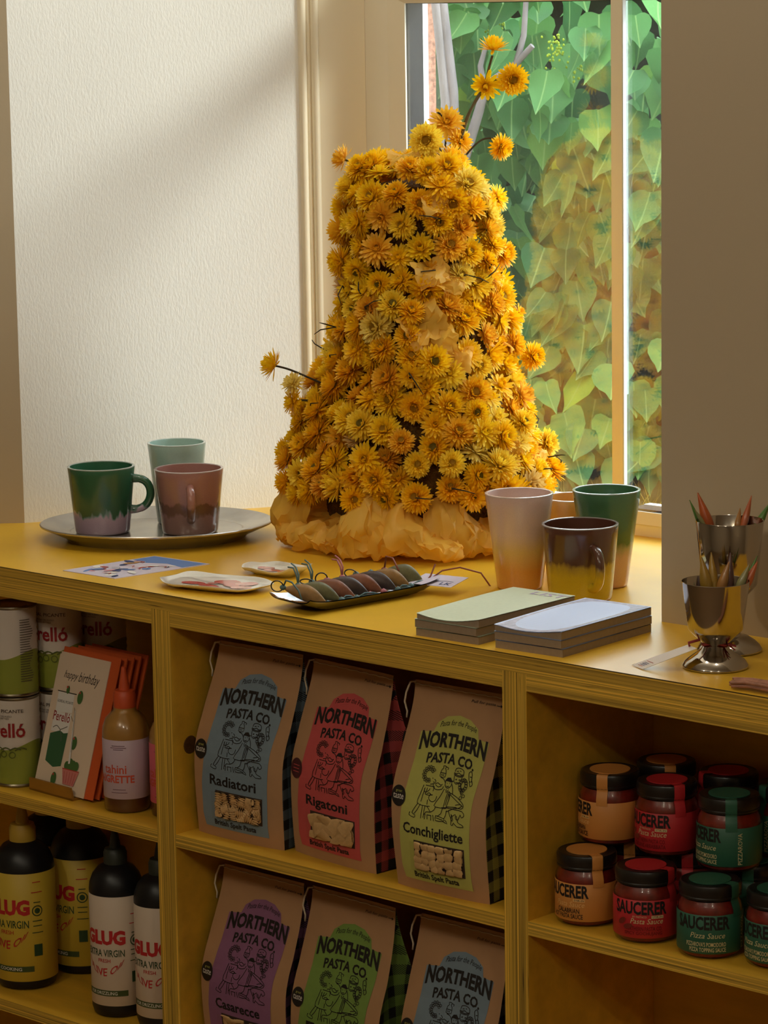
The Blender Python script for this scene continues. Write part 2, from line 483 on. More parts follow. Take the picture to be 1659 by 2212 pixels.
# sloping inner beads round the panes
def bead(p0, p1, a, b):
    """bead between frame face (offset a) and glass edge (offset b)"""
    g = G()
    (x0, z0), (x1, z1) = p0, p1
    g.add([(x0 + a[0], FY - 0.0010, z0 + a[1]), (x1 + a[0], FY - 0.0010, z1 + a[1]), (x1 + b[0], FY + 0.006, z1 + b[1]), (x0 + b[0], FY + 0.006, z0 + b[1]),
           (x0 + b[0], GY, z0 + b[1]), (x1 + b[0], GY, z1 + b[1]), (x0 + a[0], GY, z0 + a[1]), (x1 + a[0], GY, z1 + a[1])],
          [(0, 1, 2, 3), (3, 2, 5, 4), (6, 7, 1, 0), (0, 3, 4, 6), (1, 7, 5, 2), (4, 5, 7, 6)])
    bm = None
    return g.obj('glazing_bead', 'frame_paint', win)
for zb, zt in ((ZB, ZT), (ZF0, ZF1)):
    bead((-0.633, zb - 0.018), (-0.633, zt + 0.013), (0, 0), (0.0275, 0))
    bead((GR + 0.03, zb - 0.018), (GR + 0.03, zt + 0.013), (0, 0), (-0.03, 0))
    bead((-0.633, zb - 0.018), (GR + 0.03, zb - 0.018), (0, 0), (0, 0.0165))
    bead((-0.633, zt + 0.013), (GR + 0.03, zt + 0.013), (0, 0), (0, -0.013))
    g = G().box((M0, FY, zb - 0.018), (M1, FY + 0.008, zt + 0.013))
    mo = g.obj('mullion', 'frame_paint', win)
    G().box((M1 - 0.004, FY + 0.001, zb - 0.017), (M1 + 0.0016, FY + 0.0075, zt + 0.012)).obj('white_strip', 'white_frame', mo)
    # panes
    for x0, x1 in ((GL - 0.006, M0), (M1 + 0.002, GR + 0.006)):
        G().box((x0, GY - 0.002, zb - 0.004), (x1, GY + 0.002, zt + 0.002)).obj('pane', 'window_glass', win)
        # dark gasket and outer white edge beyond the glass
        g = G()
        yo0, yo1 = GY + 0.004, GY + 0.036
        if x0 < -0.5: g.box((x0 - 0.003, yo0, zb - 0.004), (x0 + 0.006, yo1, zt + 0.004))
        if x0 > -0.5: g.box((x1 - 0.007, yo0, zb - 0.004), (x1 + 0.003, yo1, zt + 0.004))
        g.box((x0, yo0, zb - 0.006), (x1, yo1, zb + 0.001))
        g.box((x0, yo0, zt - 0.001), (x1, yo1, zt + 0.004))
        g.obj('gasket', 'gasket', win)
        g = G()
        if x0 < -0.5: g.box((x0 - 0.003, yo1, zb - 0.004), (x0 + 0.0065, yo1 + 0.011, zt + 0.004))
        g.box((x0, yo1, zb - 0.004), (x1, yo1 + 0.014, zb + 0.0015))
        g.obj('outer_edge', 'white_frame', win)

# ------------------------------------------------------------------ worktop
top = thing('worktop', 'long yellow laminate worktop with striped plywood front edge under the window', 'worktop')
outline = [(-1.30, 0.0), (0.95, 0.0), (0.95, WY), (RX, WY), (RX, FY), (-0.684, FY), (LX, 0.2531), (-1.05, 0.15), (-1.30, 0.15)]
G().prism(outline, H - 0.0208, H - 0.0011).obj('plywood_board', 'ply_h', top)
G().prism(outline, H - 0.0011, H, 1, top=0, bot=1).obj('laminate_sheet', ['laminate', 'laminate_edge'], top)

# ------------------------------------------------------------------ shelf unit below
unit = thing('shelf_unit', 'yellow stained plywood shelf unit with open compartments below the worktop', 'shelf unit')
ZU = H - 0.021
posts = [(-1.18, -1.145), (-0.4055, -0.3710), (0.1835, 0.2195), (0.86, 0.895)]
for x0, x1 in posts:
    G().box((x0, 0, 0.0), (x1, 0.236, ZU), 0, {3: 1, 5: 1}).obj('upright', ['ply_v', 'shelf_face'], unit)
for (a, b) in zip(posts[:-1], posts[1:]):
    x0, x1 = a[1], b[0]
    for z1, th in ((ZU, 0.0200), (0.547, 0.0165), (0.2500, 0.0165), (0.06, 0.0165)):
        G().box((x0, 0.0, z1 - th), (x1, 0.236, z1), 0, {0: 1, 1: 1}).obj('shelf_board', ['ply_h', 'shelf_face'], unit)
G().box((-1.18, 0.2365, 0.0), (0.895, 0.2515, ZU)).obj('back_panel', 'shelf_face', unit)
# a dowel knot on the upright
G().lathe([(0.0, 0.0005), (0.011, 0.0005), (0.012, 0)], 20).xform(Matrix.Translation((-0.371, 0.03, 0.66)) @ Matrix.Rotation(PI / 2, 4, 'Y')).obj('wood_knot', mat('knot', (92, 58, 18), 0.6, var=0.4, vs=120).name, unit)

# ------------------------------------------------------------------ outside
mat('soil', (120, 100, 62), 0.9, spec=.05, var=0.35, vs=8)
mat('roughcast', (188, 140, 122), 0.9, var=0.45, vs=110, bmp=0.6, bs=130, bd=0.003, spec=.1)
mat('bark', (126, 120, 122), 0.8, spec=.1, var=0.25, vs=30, bmp=0.6, bs=80, bd=0.003, stretch=(1, 1, 0.3))
mat('hedge_shade', (26, 36, 26), 0.95, spec=.02, var=0.5, vs=9)
mat('grass_dry', (196, 178, 96), 0.8, spec=.1, var=0.3, vs=6, transl=0.3)
GZ = 0.40
struct(G().box((-7.0, 0.82, GZ - 0.6), (3.0, 7.0, GZ)).obj('ground_outside', 'soil'))
struct(G().prism([(-5.0, 2.12), (-1.797, 2.12), (-2.06, 2.37), (-5.0, 2.37)], GZ, 1.80).obj('wall_outside', 'roughcast'))

def leafmat():
    m, nt, p = newmat('leaf')
    p.inputs['Roughness'].default_value = 0.5; p.inputs['Specular IOR Level'].default_value = 0.22
    tc = N(nt, 'ShaderNodeTexCoord'); sp = N(nt, 'ShaderNodeSeparateXYZ'); nt.links.new(tc.outputs['UV'], sp.inputs[0])
    oi = N(nt, 'ShaderNodeObjectInfo')
    r = ramp(nt, [(0.0, lin((62, 108, 66))), (0.5, lin((90, 142, 84))), (0.85, lin((112, 164, 92))), (1.0, lin((160, 194, 78)))])
    nt.links.new(sp.outputs[1], r.inputs[0])
    ab = N(nt, 'ShaderNodeMath', operation='ABSOLUTE'); nt.links.new(sp.outputs[0], ab.inputs[0])
    v = ramp(nt, [(0.0, (.7, .7, .7)), (0.028, (0, 0, 0))]); nt.links.new(ab.outputs[0], v.inputs[0])
    mx = N(nt, 'ShaderNodeMix', data_type='RGBA'); nt.links.new(v.outputs[0], mx.inputs[0])
    nt.links.new(r.outputs[0], mx.inputs[6]); mx.inputs[7].default_value = (*lin((168, 200, 130)), 1)
    nt.links.new(mx.outputs[2], p.inputs['Base Color'])
    t = N(nt, 'ShaderNodeBsdfTranslucent'); nt.links.new(mx.outputs[2], t.inputs[0])
    ms = N(nt, 'ShaderNodeMixShader'); ms.inputs[0].default_value = 0.4
    nt.links.new(p.outputs[0], ms.inputs[1]); nt.links.new(t.outputs[0], ms.inputs[2])
    nt.links.new(ms.outputs[0], nt.nodes['Material Output'].inputs[0])
leafmat()
def leaf_geo(rnd):
    """heart shaped leaf, tip at -z, stalk at origin, blade folded along the midrib"""
    rows = [(0.10, 0.30), (0.0, 0.44), (-0.18, 0.50), (-0.40, 0.44), (-0.62, 0.30), (-0.82, 0.13)]
    fold = rnd.uniform(0.12, 0.35); curl = rnd.uniform(0.05, 0.3)
    V, F, UV = [(0, 0, 0)], [], [(0, 0)]
    def yb(z): return -curl * (z + 0.1) ** 2 * 0.8
    for z, w in rows:
        for s in (-1, -0.55, 0, 0.55, 1):
            zz = z if s else min(z, 0.0) 
            zz = z if abs(s) > 0.3 else (z - 0.06 if z > 0 else z)
            V.append((s * w, yb(zz) + fold * abs(s * w) * 0.8 - 0.10 * (abs(s) > 0.9) * rnd.random(), zz)); UV.append((s * w, 0))
    V.append((0, yb(-1.05), -1.05)); UV.append((0, 0))
    for j in range(len(rows) - 1):
        for i in range(4):
            a = 1 + j * 5 + i; F.append((a, a + 1, a + 6, a + 5))
    b = 1 + (len(rows) - 1) * 5
    for i in range(4): F.append((b + i, b + i + 1, len(V) - 1))
    return V, F, UV
def leaf_mesh(name, geos):
    """geos: list of (V, F, UV, matrix, tone)"""
    me = bpy.data.meshes.new(name); vs, fs, uv = [], [], []
    for V, F, UV, mt, tone in geos:
        o = len(vs)
        vs += [tuple(mt @ Vector(v)) for v in V] if mt else V
        fs += [tuple(o + i for i in f) for f in F]; uv += [(u[0], tone) for u in UV]
    me.from_pydata(vs, [], fs); me.materials.append(M['leaf'])
    ul = me.uv_layers.new()
    idx = [0] * len(me.loops); me.loops.foreach_get('vertex_index', idx)
    ul.data.foreach_set('uv', [c for i in idx for c in uv[i]])
    me.polygons.foreach_set('use_smooth', [True] * len(me.polygons)); me.update()
    return me
R = random.Random(11)
bush = thing('lilac_bush', 'tall leafy lilac bush with heart-shaped green leaves outside the window', 'bush', (-1.75, 2.55, GZ))
variants = []
for k in range(10):
    variants.append(leaf_mesh('leaf', [(*leaf_geo(R), None, 0.08 + 0.1 * k)]))
def leaf_mtx(pos, size):
    e = Matrix.Rotation(R.gauss(0.45, 0.55), 4, 'Z') @ Matrix.Rotation(R.gauss(-0.25, 0.3), 4, 'X') @ Matrix.Rotation(R.gauss(0, 0.28), 4, 'Y')
    return Matrix.Translation(pos) @ e @ Matrix.Scale(size, 4)
inv = bush.matrix_world.inverted()
BO = Vector(bush.location)
cand = []
for k in range(1150):
    x = R.uniform(-3.0, 0.4); z = R.uniform(0.62, 1.72)
    dep = abs(R.gauss(0, 0.16))
    y = 2.36 + dep + 0.09 * math.sin(x * 5 + 1) + 0.07 * math.sin(z * 6 + x * 3)
    if x < -1.80 and y < 2.12 + (-1.80 - x) * 0.97 + 0.05: y = 2.12 + (-1.80 - x) * 0.97 + 0.05 + dep * 0.3
    cand.append((Vector((x, y, z)), dep))
def seen(p):
    v = p - CAM; w = v.dot(cF)
    return (905 < 829.5 + 6605.4 * v.dot(cR) / w < 1440) and (-30 < 1106 - 6605.4 * v.dot(cU) / w < 1090)
# more leaves where they show
for k in range(420):
    x = R.uniform(-2.2, -1.2); z = R.uniform(0.62, 1.75); dep = abs(R.gauss(0, 0.16))
    y = 2.30 + dep + 0.09 * math.sin(x * 5 + 1) + 0.07 * math.sin(z * 6 + x * 3)
    if x < -1.80 and y < 2.12 + (-1.80 - x) * 0.97 + 0.05: y = 2.12 + (-1.80 - x) * 0.97 + 0.05 + dep * 0.3
    cand.append((Vector((x, y, z)), dep))
vis = sorted([c for c in cand if seen(c[0])], key=lambda c: c[1])
single = vis[:290]; rest = vis[290:] + [c for c in cand if not seen(c[0])]
for p, dep in single:
    s = R.uniform(0.062, 0.1)
    o = link('leaf', variants[min(9, max(0, int(R.gauss(5.2, 2.3))))], bush)
    o.matrix_local = leaf_mtx(p - BO, s)
base = [leaf_geo(R) for _ in range(6)]
tag(link('leaves', leaf_mesh('leaves', [(*R.choice(base), leaf_mtx(p - BO, R.uniform(0.06, 0.095)), R.uniform(0.0, 0.8)) for p, dep in rest]), bush), kind='stuff')
# dark sheets painting the shade inside the bush, and its stems
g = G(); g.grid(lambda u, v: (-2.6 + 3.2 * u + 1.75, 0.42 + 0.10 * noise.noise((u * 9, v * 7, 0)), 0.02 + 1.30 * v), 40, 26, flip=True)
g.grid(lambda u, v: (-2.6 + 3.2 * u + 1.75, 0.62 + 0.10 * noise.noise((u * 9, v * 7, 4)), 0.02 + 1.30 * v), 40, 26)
tag(g.obj('inner_shade_sheets', 'hedge_shade', bush, 180), kind='stuff')
def wpt(px, py, w):   # a point on the sight line of the photograph, w metres away
    return CAM + (cR * ((px - 829.5) / 6605.4) - cU * ((py - 1106) / 6605.4) + cF) * w
def branch(pts, rr, parent, name='branch'):
    g = G(); g.tube(pts, rr, 10); return g.obj(name, 'bark', parent, 60)
trunk = [(-1.765, 2.10, GZ), (-1.765, 2.10, 0.9), (-1.754, 2.10, 1.2), (-1.752, 2.10, 1.4), (-1.770, 2.10, 1.55), (-1.82, 2.10, 1.9)]
branch([Vector(p) - BO for p in trunk], [0.017, 0.015, 0.012, 0.011, 0.010, 0.008], bush, 'trunk')
trunk = [(-1.740, 2.11, GZ), (-1.745, 2.11, 1.0), (-1.737, 2.11, 1.25), (-1.742, 2.11, 1.42), (-1.762, 2.11, 1.56), (-1.81, 2.12, 1.9)]
branch([Vector(p) - BO for p in trunk], [0.015, 0.013, 0.011, 0.011, 0.010, 0.008], bush, 'trunk')
main = [(-1.83, 2.10, GZ), (-1.77, 2.12, 0.8), (-1.745, 2.13, 1.1), (-1.765, 2.14, 1.22), (-1.74, 2.15, 1.30), (-1.715, 2.16, 1.38), (-1.70, 2.165, 1.43), (-1.64, 2.19, 1.475), (-1.605, 2.20, 1.51)]
branch([Vector(p) - BO for p in main], [0.016, 0.014, 0.012, 0.011, 0.011, 0.010, 0.009, 0.007, 0.006], bush)
branch([Vector(p) - BO for p in [(-1.64, 2.19, 1.475), (-1.628, 2.20, 1.53), (-1.625, 2.21, 1.65), (-1.62, 2.22, 1.8)]], [0.007, 0.006, 0.005, 0.004], bush)
branch([Vector(p) - BO for p in [(-1.705, 2.165, 1.42), (-1.715, 2.165, 1.47), (-1.70, 2.17, 1.52)]], [0.008, 0.006, 0.004], bush)
branch([Vector(p) - BO for p in [(-1.75, 2.13, 0.95), (-1.70, 2.14, 1.04), (-1.682, 2.14, 1.10), (-1.665, 2.15, 1.13)]], [0.009, 0.008, 0.007, 0.006], bush)
# yellow-green flower buds of the bush
mat('bud', (176, 196, 60), 0.7, transl=0.3)
for (bx_, by_, bz_) in ((-1.60, 2.27, 1.50), (-1.565, 2.28, 1.47), (-1.80, 2.30, 1.50), (-1.79, 2.30, 1.55)):
    g = G()
    for k in range(46):
        c = Vector((R.gauss(0, 0.012), R.gauss(0, 0.010), R.gauss(0, 0.015))); st_ = len(g.v)
        g.lathe([(0.0001, -0.003), (0.0022, -0.0016), (0.0026, 0.0006), (0.0014, .0026), (0.0001, 0.0032)], 7, cx=c.x, cy=c.y)
        for i in range(st_, len(g.v)): g.v[i] = (g.v[i][0], g.v[i][1], g.v[i][2] + c.z)
    g.obj('flower_bud', 'bud', bush, 60, Vector((bx_, by_, bz_)) - BO)
# dry grass at the foot of the bush
g = G()
for k in range(9000):
    x = R.uniform(-3.0, 0.6); y = R.uniform(1.55, 2.6)
    if x < -1.78 and y > 2.04: continue
    h = R.uniform(0.06, 0.2); lx, ly = R.gauss(0, 0.05), R.gauss(0, 0.05); w = 0.0022
    a = R.uniform(0, PI); wx, wy = w * math.cos(a), w * math.sin(a)
    g.add([(x - wx, y - wy, GZ), (x + wx, y + wy, GZ), (x + lx * .5 + wx * .7, y + ly * .5 + wy * .7, GZ + h * .6), (x + lx * .5 - wx * .7, y + ly * .5 - wy * .7, GZ + h * .6), (x + lx, y + ly, GZ + h)], [(0, 1, 2, 3), (3, 2, 4)])
tag(g.obj('dry_grass', 'grass_dry'), 'dry straw coloured grass on the ground below the bush', 'grass', kind='stuff')

# ------------------------------------------------------------------ mugs and tumblers
def vessel(g, rb, rt, h, wall=0.0035, n=56, belly=0.0):
    """straight tapered cup, rounded foot, thin rim, hollow inside"""
    prof = [(0.0001, 0.0015), (rb * 0.75, 0.0015), (rb * 0.80, 0.0), (rb - 0.003, 0.0), (rb - 0.0008, 0.0012), (rb, 0.004)]
    for k in range(1, 12):
        t = k / 11; prof.append((rb + (rt - rb) * (t ** (1 + belly)), 0.004 + (h - 0.006) * t))
    prof += [(rt - 0.0005, h - 0.0005), (rt - wall * 0.5, h), (rt - wall, h - 0.001)]
    for k in range(1, 9):
        t = 1 - k / 8; prof.append((max(0.001, rb - wall + (rt - rb) * (t ** (1 + belly))), 0.006 + (h - 0.008) * t))
    prof += [(rb * 0.6, 0.005), (0.0001, 0.005)]
    return g.lathe(prof, n)
def handle(ang, rlo, rhi, zlo, zhi, reach, r=0.0058):
    """ear handle rising from zlo to zhi at one side"""
    pts = []
    for k in range(15):
        t = k / 14; a = -PI / 2 + PI * t
        rr = (rlo + (rhi - rlo) * t) - 0.002 + reach * max(0.0, math.cos(a)) ** 0.7
        z = (zlo + zhi) / 2 + (zhi - zlo) / 2 * math.sin(a)
        pts.append((rr * math.cos(ang), rr * math.sin(ang), z))
    g = G(); g.tube(pts, [r * 1.15] + [r] * 13 + [r * 1.15], 12, flat=1.0)
    return g
def mug(name, label, loc, rb, rt, h, mk, hang=None, group=None, zlo=None, zhi=None, reach=0.03):
    t = thing(name, label, 'mug' if hang is not None else 'tumbler', loc, 0, group)
    g = G(); vessel(g, rb, rt, h); g.obj('cup', mk, t, 50)
    G().lathe([(rt + .0002, h - .0014), (rt + .0001, h - .0002), (rt - .0016, h + .0003), (rt - .0033, h - .0002), (rt - .0034, h - .0012)], 56).obj('rim', 'rim_' + mk, t, 60)
    if hang is not None:
        zl, zh = zlo or h * 0.28, zhi or h * 0.78
        f = lambda z: rb + (rt - rb) * z / h
        handle(hang, f(zl), f(zh), zl, zh, reach).obj('handle', mk, t, 60)
    return t
HP = H + 0.012
glaze('glaze_green_lilac', 0.094, [(0.0, (176, 152, 168)), (0.30, (186, 160, 176)), (0.335, (110, 138, 132)), (0.36, (42, 90, 60)), (1.0, (52, 104, 74))], 0.30, 62, 0.30)
glaze('glaze_mauve', 0.0905, [(0.0, (150, 116, 106)), (0.30, (154, 116, 106)), (0.34, (120, 84, 66)), (0.46, (116, 80, 64)), (0.50, (166, 118, 106)), (1.0, (172, 124, 116))], 0.12, 80, 0.4)
glaze('glaze_celadon', 0.1155, [(0.0, (150, 178, 168)), (0.5, (164, 194, 184)), (1.0, (178, 208, 198))], 0.05, 40)
glaze('glaze_pink_orange', 0.1225, [(0.0, (226, 160, 84)), (0.22, (228, 160, 72)), (0.42, (226, 190, 110)), (0.6, (226, 196, 172)), (1.0, (214, 184, 178))], 0.05, 45)
glaze('glaze_green_pink', 0.1245, [(0.0, (220, 172, 146)), (0.30, (216, 172, 150)), (0.40, (172, 160, 120)), (0.46, (78, 112, 66)), (1.0, (70, 116, 84))], 0.08, 80, 0.4)
glaze('glaze_brown_yellow', 0.095, [(0.0, (206, 178, 44)), (0.34, (204, 172, 34)), (0.47, (170, 140, 46)), (0.53, (88, 56, 38)), (1.0, (86, 50, 40))], 0.10, 90, 0.45)
glaze('glaze_amber', 0.1, [(0.0, (196, 128, 40)), (0.6, (210, 142, 50)), (1.0, (226, 170, 90))], 0.05, 60)
mug('coffee_mug', 'dark green mug with dripping glaze over a lilac foot on the grey platter', (-0.7426, 0.2241, HP), 0.0386, 0.0471, 0.094, 'glaze_green_lilac', math.atan2(0.64, 0.76), 'mugs on the grey platter', 0.032, 0.076, 0.027)
mug('coffee_mug', 'mauve brown mug with a darker band, handle towards us, on the grey platter', (-0.6444, 0.2995, HP), 0.0390, 0.0483, 0.0905, 'glaze_mauve', math.atan2(-0.66, 0.74), 'mugs on the grey platter', 0.024, 0.068, 0.024)
mug('tall_tumbler', 'pale celadon tall tumbler standing behind the mauve mug', (-0.7173, 0.3463, HP), 0.0304, 0.0416, 0.1155, 'glaze_celadon', None, 'mugs on the grey platter')
mug('tall_tumbler', 'tall tumbler fading from pale pink to orange at the foot', (-0.0552, 0.315, H), 0.0293, 0.0434, 0.1225, 'glaze_pink_orange', None, 'mugs beside the flowers')
mug('tall_tumbler', 'tall green tumbler with pink lower third by the window', (0.0236, 0.3933, H), 0.0268, 0.0434, 0.1245, 'glaze_green_pink', None, 'mugs beside the flowers')
mug('coffee_mug', 'dark brown mug with mustard yellow lower half behind the notebooks', (0.0500, 0.3075, H), 0.0397, 0.0479, 0.095, 'glaze_brown_yellow', math.atan2(-0.50, 0.87), 'mugs beside the flowers', 0.020, 0.070, 0.026)
mug('tea_cup', 'amber cup half hidden between the pink and green tumblers', (-0.0701, 0.4423, H), 0.0303, 0.0400, 0.0995, 'glaze_amber', None, 'mugs beside the flowers')

# ------------------------------------------------------------------ platter, dishes
mat('pewter', (186, 180, 174), 0.22, 0.8, var=0.18, vs=25, bmp=0.1, bs=60)
pl = thing('oval_platter', 'large oval grey metal platter under the mugs by the plaster wall', 'platter', (-0.7005, 0.2874, H), rad(42.2))
prof = [(0.0001, 0.004), (0.70, 0.004), (0.72, 0.0), (0.76, 0.0), (0.80, 0.006), (1.0, 0.0205), (1.004, 0.0225), (0.995, 0.0235), (0.80, 0.0125), (0.765, 0.0108), (0.74, 0.0112), (0.735, 0.0118), (0.0001, 0.0118)]
g = G().lathe([(r, z) for r, z in prof], 96, sx=0.1635, sy=0.134); g.obj('platter_body', 'pewter', pl, 35)
mat('china', (226, 220, 208), 0.18, var=0.05, vs=60, coat=0.5)
mat('berry_a', (196, 70, 62), 0.2, var=0.2, vs=120, coat=0.5); mat('berry_b', (222, 140, 128), 0.2, var=0.15, vs=120, coat=0.5); mat('stalk', (96, 92, 84), 0.3)
def dish(name, label, loc, rz, L, W, hgt, seed, blobs, stalks, tip=0.0):
    t = thing(name, label, 'dish', loc, rz, 'hand painted dishes on the worktop')
    rr = random.Random(seed)
    ph = [rr.uniform(0, 6) for _ in range(3)]
    def outl(a, k):
        c, s = math.cos(a), math.sin(a); e = 0.72
        w = 1 + 0.02 * math.sin(3 * a + ph[0]) + 0.012 * math.sin(7 * a + ph[1])
        return L / 2 * k * w * math.copysign(abs(c) ** e, c), W / 2 * k * w * math.copysign(abs(s) ** e, s)
    g = G()
    prof = [(0.0, 0.0), (0.62, 0.0), (0.80, 0.004), (0.93, hgt * 0.6), (1.0, hgt * 0.95), (1.0, hgt), (0.96, hgt), (0.88, hgt * 0.62), (0.78, 0.0062), (0.6, 0.0048), (0.0, 0.0048)]
    def fn(u, v):
        k, z = prof[round(v * (len(prof) - 1))]
        x, y = outl(2 * PI * u, max(k, 0.001))
        up = tip * max(0.0, x / (L / 2)) ** 3 * (1 if k > 0.7 else 0)
        return (x, y, z + up + (0.0012 * math.sin(5 * 2 * PI * u + ph[2]) if 0.9 < k else 0))
    g.grid(fn, 72, len(prof) - 1, wrap=True); g.obj('dish_body', 'china', t, 60)
    a = Art()
    for x, y, rx, ry, mk in blobs: a.ell(x * L, y * W, rx * L, ry * W, mk, rot=rr.uniform(-0.4, 0.4))
    for st in stalks: a.stroke([(x * L, y * W) for x, y in st], 0.0012, 'stalk')
    def on(x, y, d):
        q = ((abs(x) / (L / 2)) ** 2.78 + (abs(y) / (W / 2)) ** 2.78) ** (1 / 2.78)
        z = .0048
        for (k0, z0), (k1, z1) in zip(((.0, .0048), (.6, .0048), (.78, .0062), (.88, hgt * .62)), ((.6, .0048), (.78, .0062), (.88, hgt * .62), (.96, hgt))):
            if k0 <= q <= k1: z = z0 + (z1 - z0) * (q - k0) / (k1 - k0)
        return (x, y, z + d + (tip * max(0.0, x / (L / 2)) ** 3 if q > .7 else 0))
    a.build('painted_berries', t, on, 0.004, 0.004, off=0.0007)
    return t
dish('oval_dish', 'larger white ceramic dish painted with red berries near the worktop edge', (-0.362, 0.0745, H), rad(9), 0.158, 0.088, 0.0092, 3,
     [(0.05, 0.16, .12, .15, 'berry_a'), (-0.18, -0.12, .11, .1, 'berry_a'), (0.02, -0.22, .13, .1, 'berry_a'), (0.16, -0.02, .1, .09, 'berry_a'), (0.24, 0.16, .1, .13, 'berry_b'), (0.30, -0.12, .1, .13, 'berry_b'), (0.13, -0.28, .1, .06, 'berry_b'), (-0.02, -0.02, .05, .05, 'berry_b')],
     [[(-0.40, 0.05), (-0.32, 0.16), (-0.2, 0.08), (-0.05, 0.02), (0.1, -0.02)], [(0.02, 0.0), (0.03, -0.1)], [(0.1, -0.3), (0.2, -0.15)]])
dish('trinket_dish', 'small white ceramic dish with red berries and one raised end beside the flowers', (-0.366, 0.190, H), rad(4), 0.100, 0.062, 0.0095, 5,
     [(-0.22, 0.06, .12, .14, 'berry_a'), (-0.05, -0.08, .12, .12, 'berry_a'), (0.17, 0.05, .1, .1, 'berry_b'), (0.12, -0.1, .07, .08, 'berry_a')], [[(-0.2, 0.0), (0.0, 0.05), (0.2, 0.1)]], 0.008)

# postcard
mat('card_lilac', (208, 198, 214), 0.6); mat('card_blue', (104, 136, 196), 0.6); mat('card_white', (232, 228, 224), 0.6)
mat('ink_red', (176, 62, 52), 0.6); mat('ink_navy', (50, 62, 110), 0.6); mat('ink_ochre', (190, 140, 80), 0.6); mat('ink_pink', (206, 140, 150), 0.6)
pc = thing('postcard', 'lilac postcard printed with loose blue and red shapes lying flat near the edge', 'postcard', (-0.5489, 0.1073, H), 0.0)
Q = [Vector(p) - Vector((-0.5489, 0.1073)) for p in ((-0.6082, 0.0305), (-0.5095, 0.0334), (-0.4867, 0.1843), (-0.5911, 0.1808))]
G().prism([tuple(q) for q in Q], 0.0, 0.0009).obj('card_sheet', 'card_lilac', pc)
a = Art(); rr = random.Random(4)
def pcq(u, v): p = Q[0].lerp(Q[1], u).lerp(Q[3].lerp(Q[2], u), v); return (p.x, p.y)
a.poly([pcq(.03, .74), pcq(.35, .70), pcq(.6, .78), pcq(.97, .72), pcq(.97, .98), pcq(.03, .98)], 'card_blue')
for k in range(26):
    u, v = rr.uniform(.1, .9), rr.uniform(.06, .76); x, y = pcq(u, v)
    mk = rr.choice(['card_white', 'card_white', 'ink_red', 'card_blue', 'ink_navy', 'ink_ochre', 'ink_pink', 'card_white'])
    a.ell(x, y, rr.uniform(.005, .013), rr.uniform(.003, .007), mk, 14, rr.uniform(0, 3))
for k in range(10):
    u, v = rr.uniform(.1, .8), rr.uniform(.08, .7)
    a.stroke([pcq(u, v), pcq(u + .1, v + .03), pcq(u + .15, v - .02)], 0.0016, rr.choice(['ink_navy', 'card_white', 'ink_red']))
a.text('Hi', *pcq(.8, .86), 0.008, 'ink_navy', shear=0.3)
a.items.pop()
a.build('print', pc, lambda x, y, d: (x, y, 0.0009 + d), off=0.0001, lay=0.00003)

# ------------------------------------------------------------------ tray of fish key rings
mat('steel', (176, 176, 178), 0.16, 1.0, bmp=0.03, bs=40)
mat('steel_dark', (92, 84, 76), 0.25, 1.0)
TR = (-0.1633, 0.125); TA = rad(84)
tray = thing('metal_tray', 'long shallow metal tray with pointed corners holding fish key rings', 'tray', (TR[0], TR[1], H), TA)
g = G(); Lt, Wt = 0.215, 0.083
def tfn(u, v):
    x, y = (u - .5), (v - .5)
    e = max(abs(x) * 2, abs(y) * 2)
    z = 0.0015 + 0.0125 * max(0.0, (e - 0.62) / 0.38) ** 1.3 + 0.006 * (abs(x * 2) ** 6) * (abs(y * 2) ** 6)
    return (x * Lt, y * Wt * (1 - 0.05 * (abs(x) * 2) ** 2), z)
g.grid(tfn, 40, 20); o0 = len(g.v)
g.grid(lambda u, v: Vector(tfn(u, v)) - Vector((0, 0, 0.0013)), 40, 20, flip=True)
g.obj('tray_body', 'steel', tray, 50)
mat('fish_tan', (150, 112, 60), 0.5, var=0.25, vs=90, bmp=0.3, bs=400)
mat('fish_olive', (104, 100, 62), 0.5, var=0.25, vs=90, bmp=0.4, bs=500)
mat('fish_rust', (128, 76, 50), 0.45, var=0.25, vs=90, bmp=0.3, bs=400)
mat('fish_dark', (66, 52, 48), 0.4, var=0.4, vs=120, bmp=0.3, bs=400)
mat('cord_teal', (92, 120, 122), 0.55); mat('cord_pink', (188, 112, 120), 0.55); mat('cord_brown', (140, 74, 58), 0.55)
fcol = [('fish_tan', 'cord_teal', 'tan'), ('fish_olive', 'cord_teal', 'olive green'), ('fish_rust', 'cord_teal', 'rust red'), ('fish_dark', 'cord_pink', 'dark speckled'), ('fish_rust', 'cord_pink', 'reddish brown'), ('fish_dark', 'cord_teal', 'dark grey striped'), ('fish_tan', 'cord_teal', 'pale tan'), ('fish_olive', 'cord_brown', 'mottled olive brown')]
rr = random.Random(21)
place = ['nearest the pointed left end of the tray', 'second from the left end of the tray', 'third from the left end of the tray', 'lying low in the middle of the tray', 'right of the tray middle with a pink cord', 'between the reddish and pale ones in the tray', 'sixth along with teal cord ends hanging out', 'farthest along beside the lilac card']
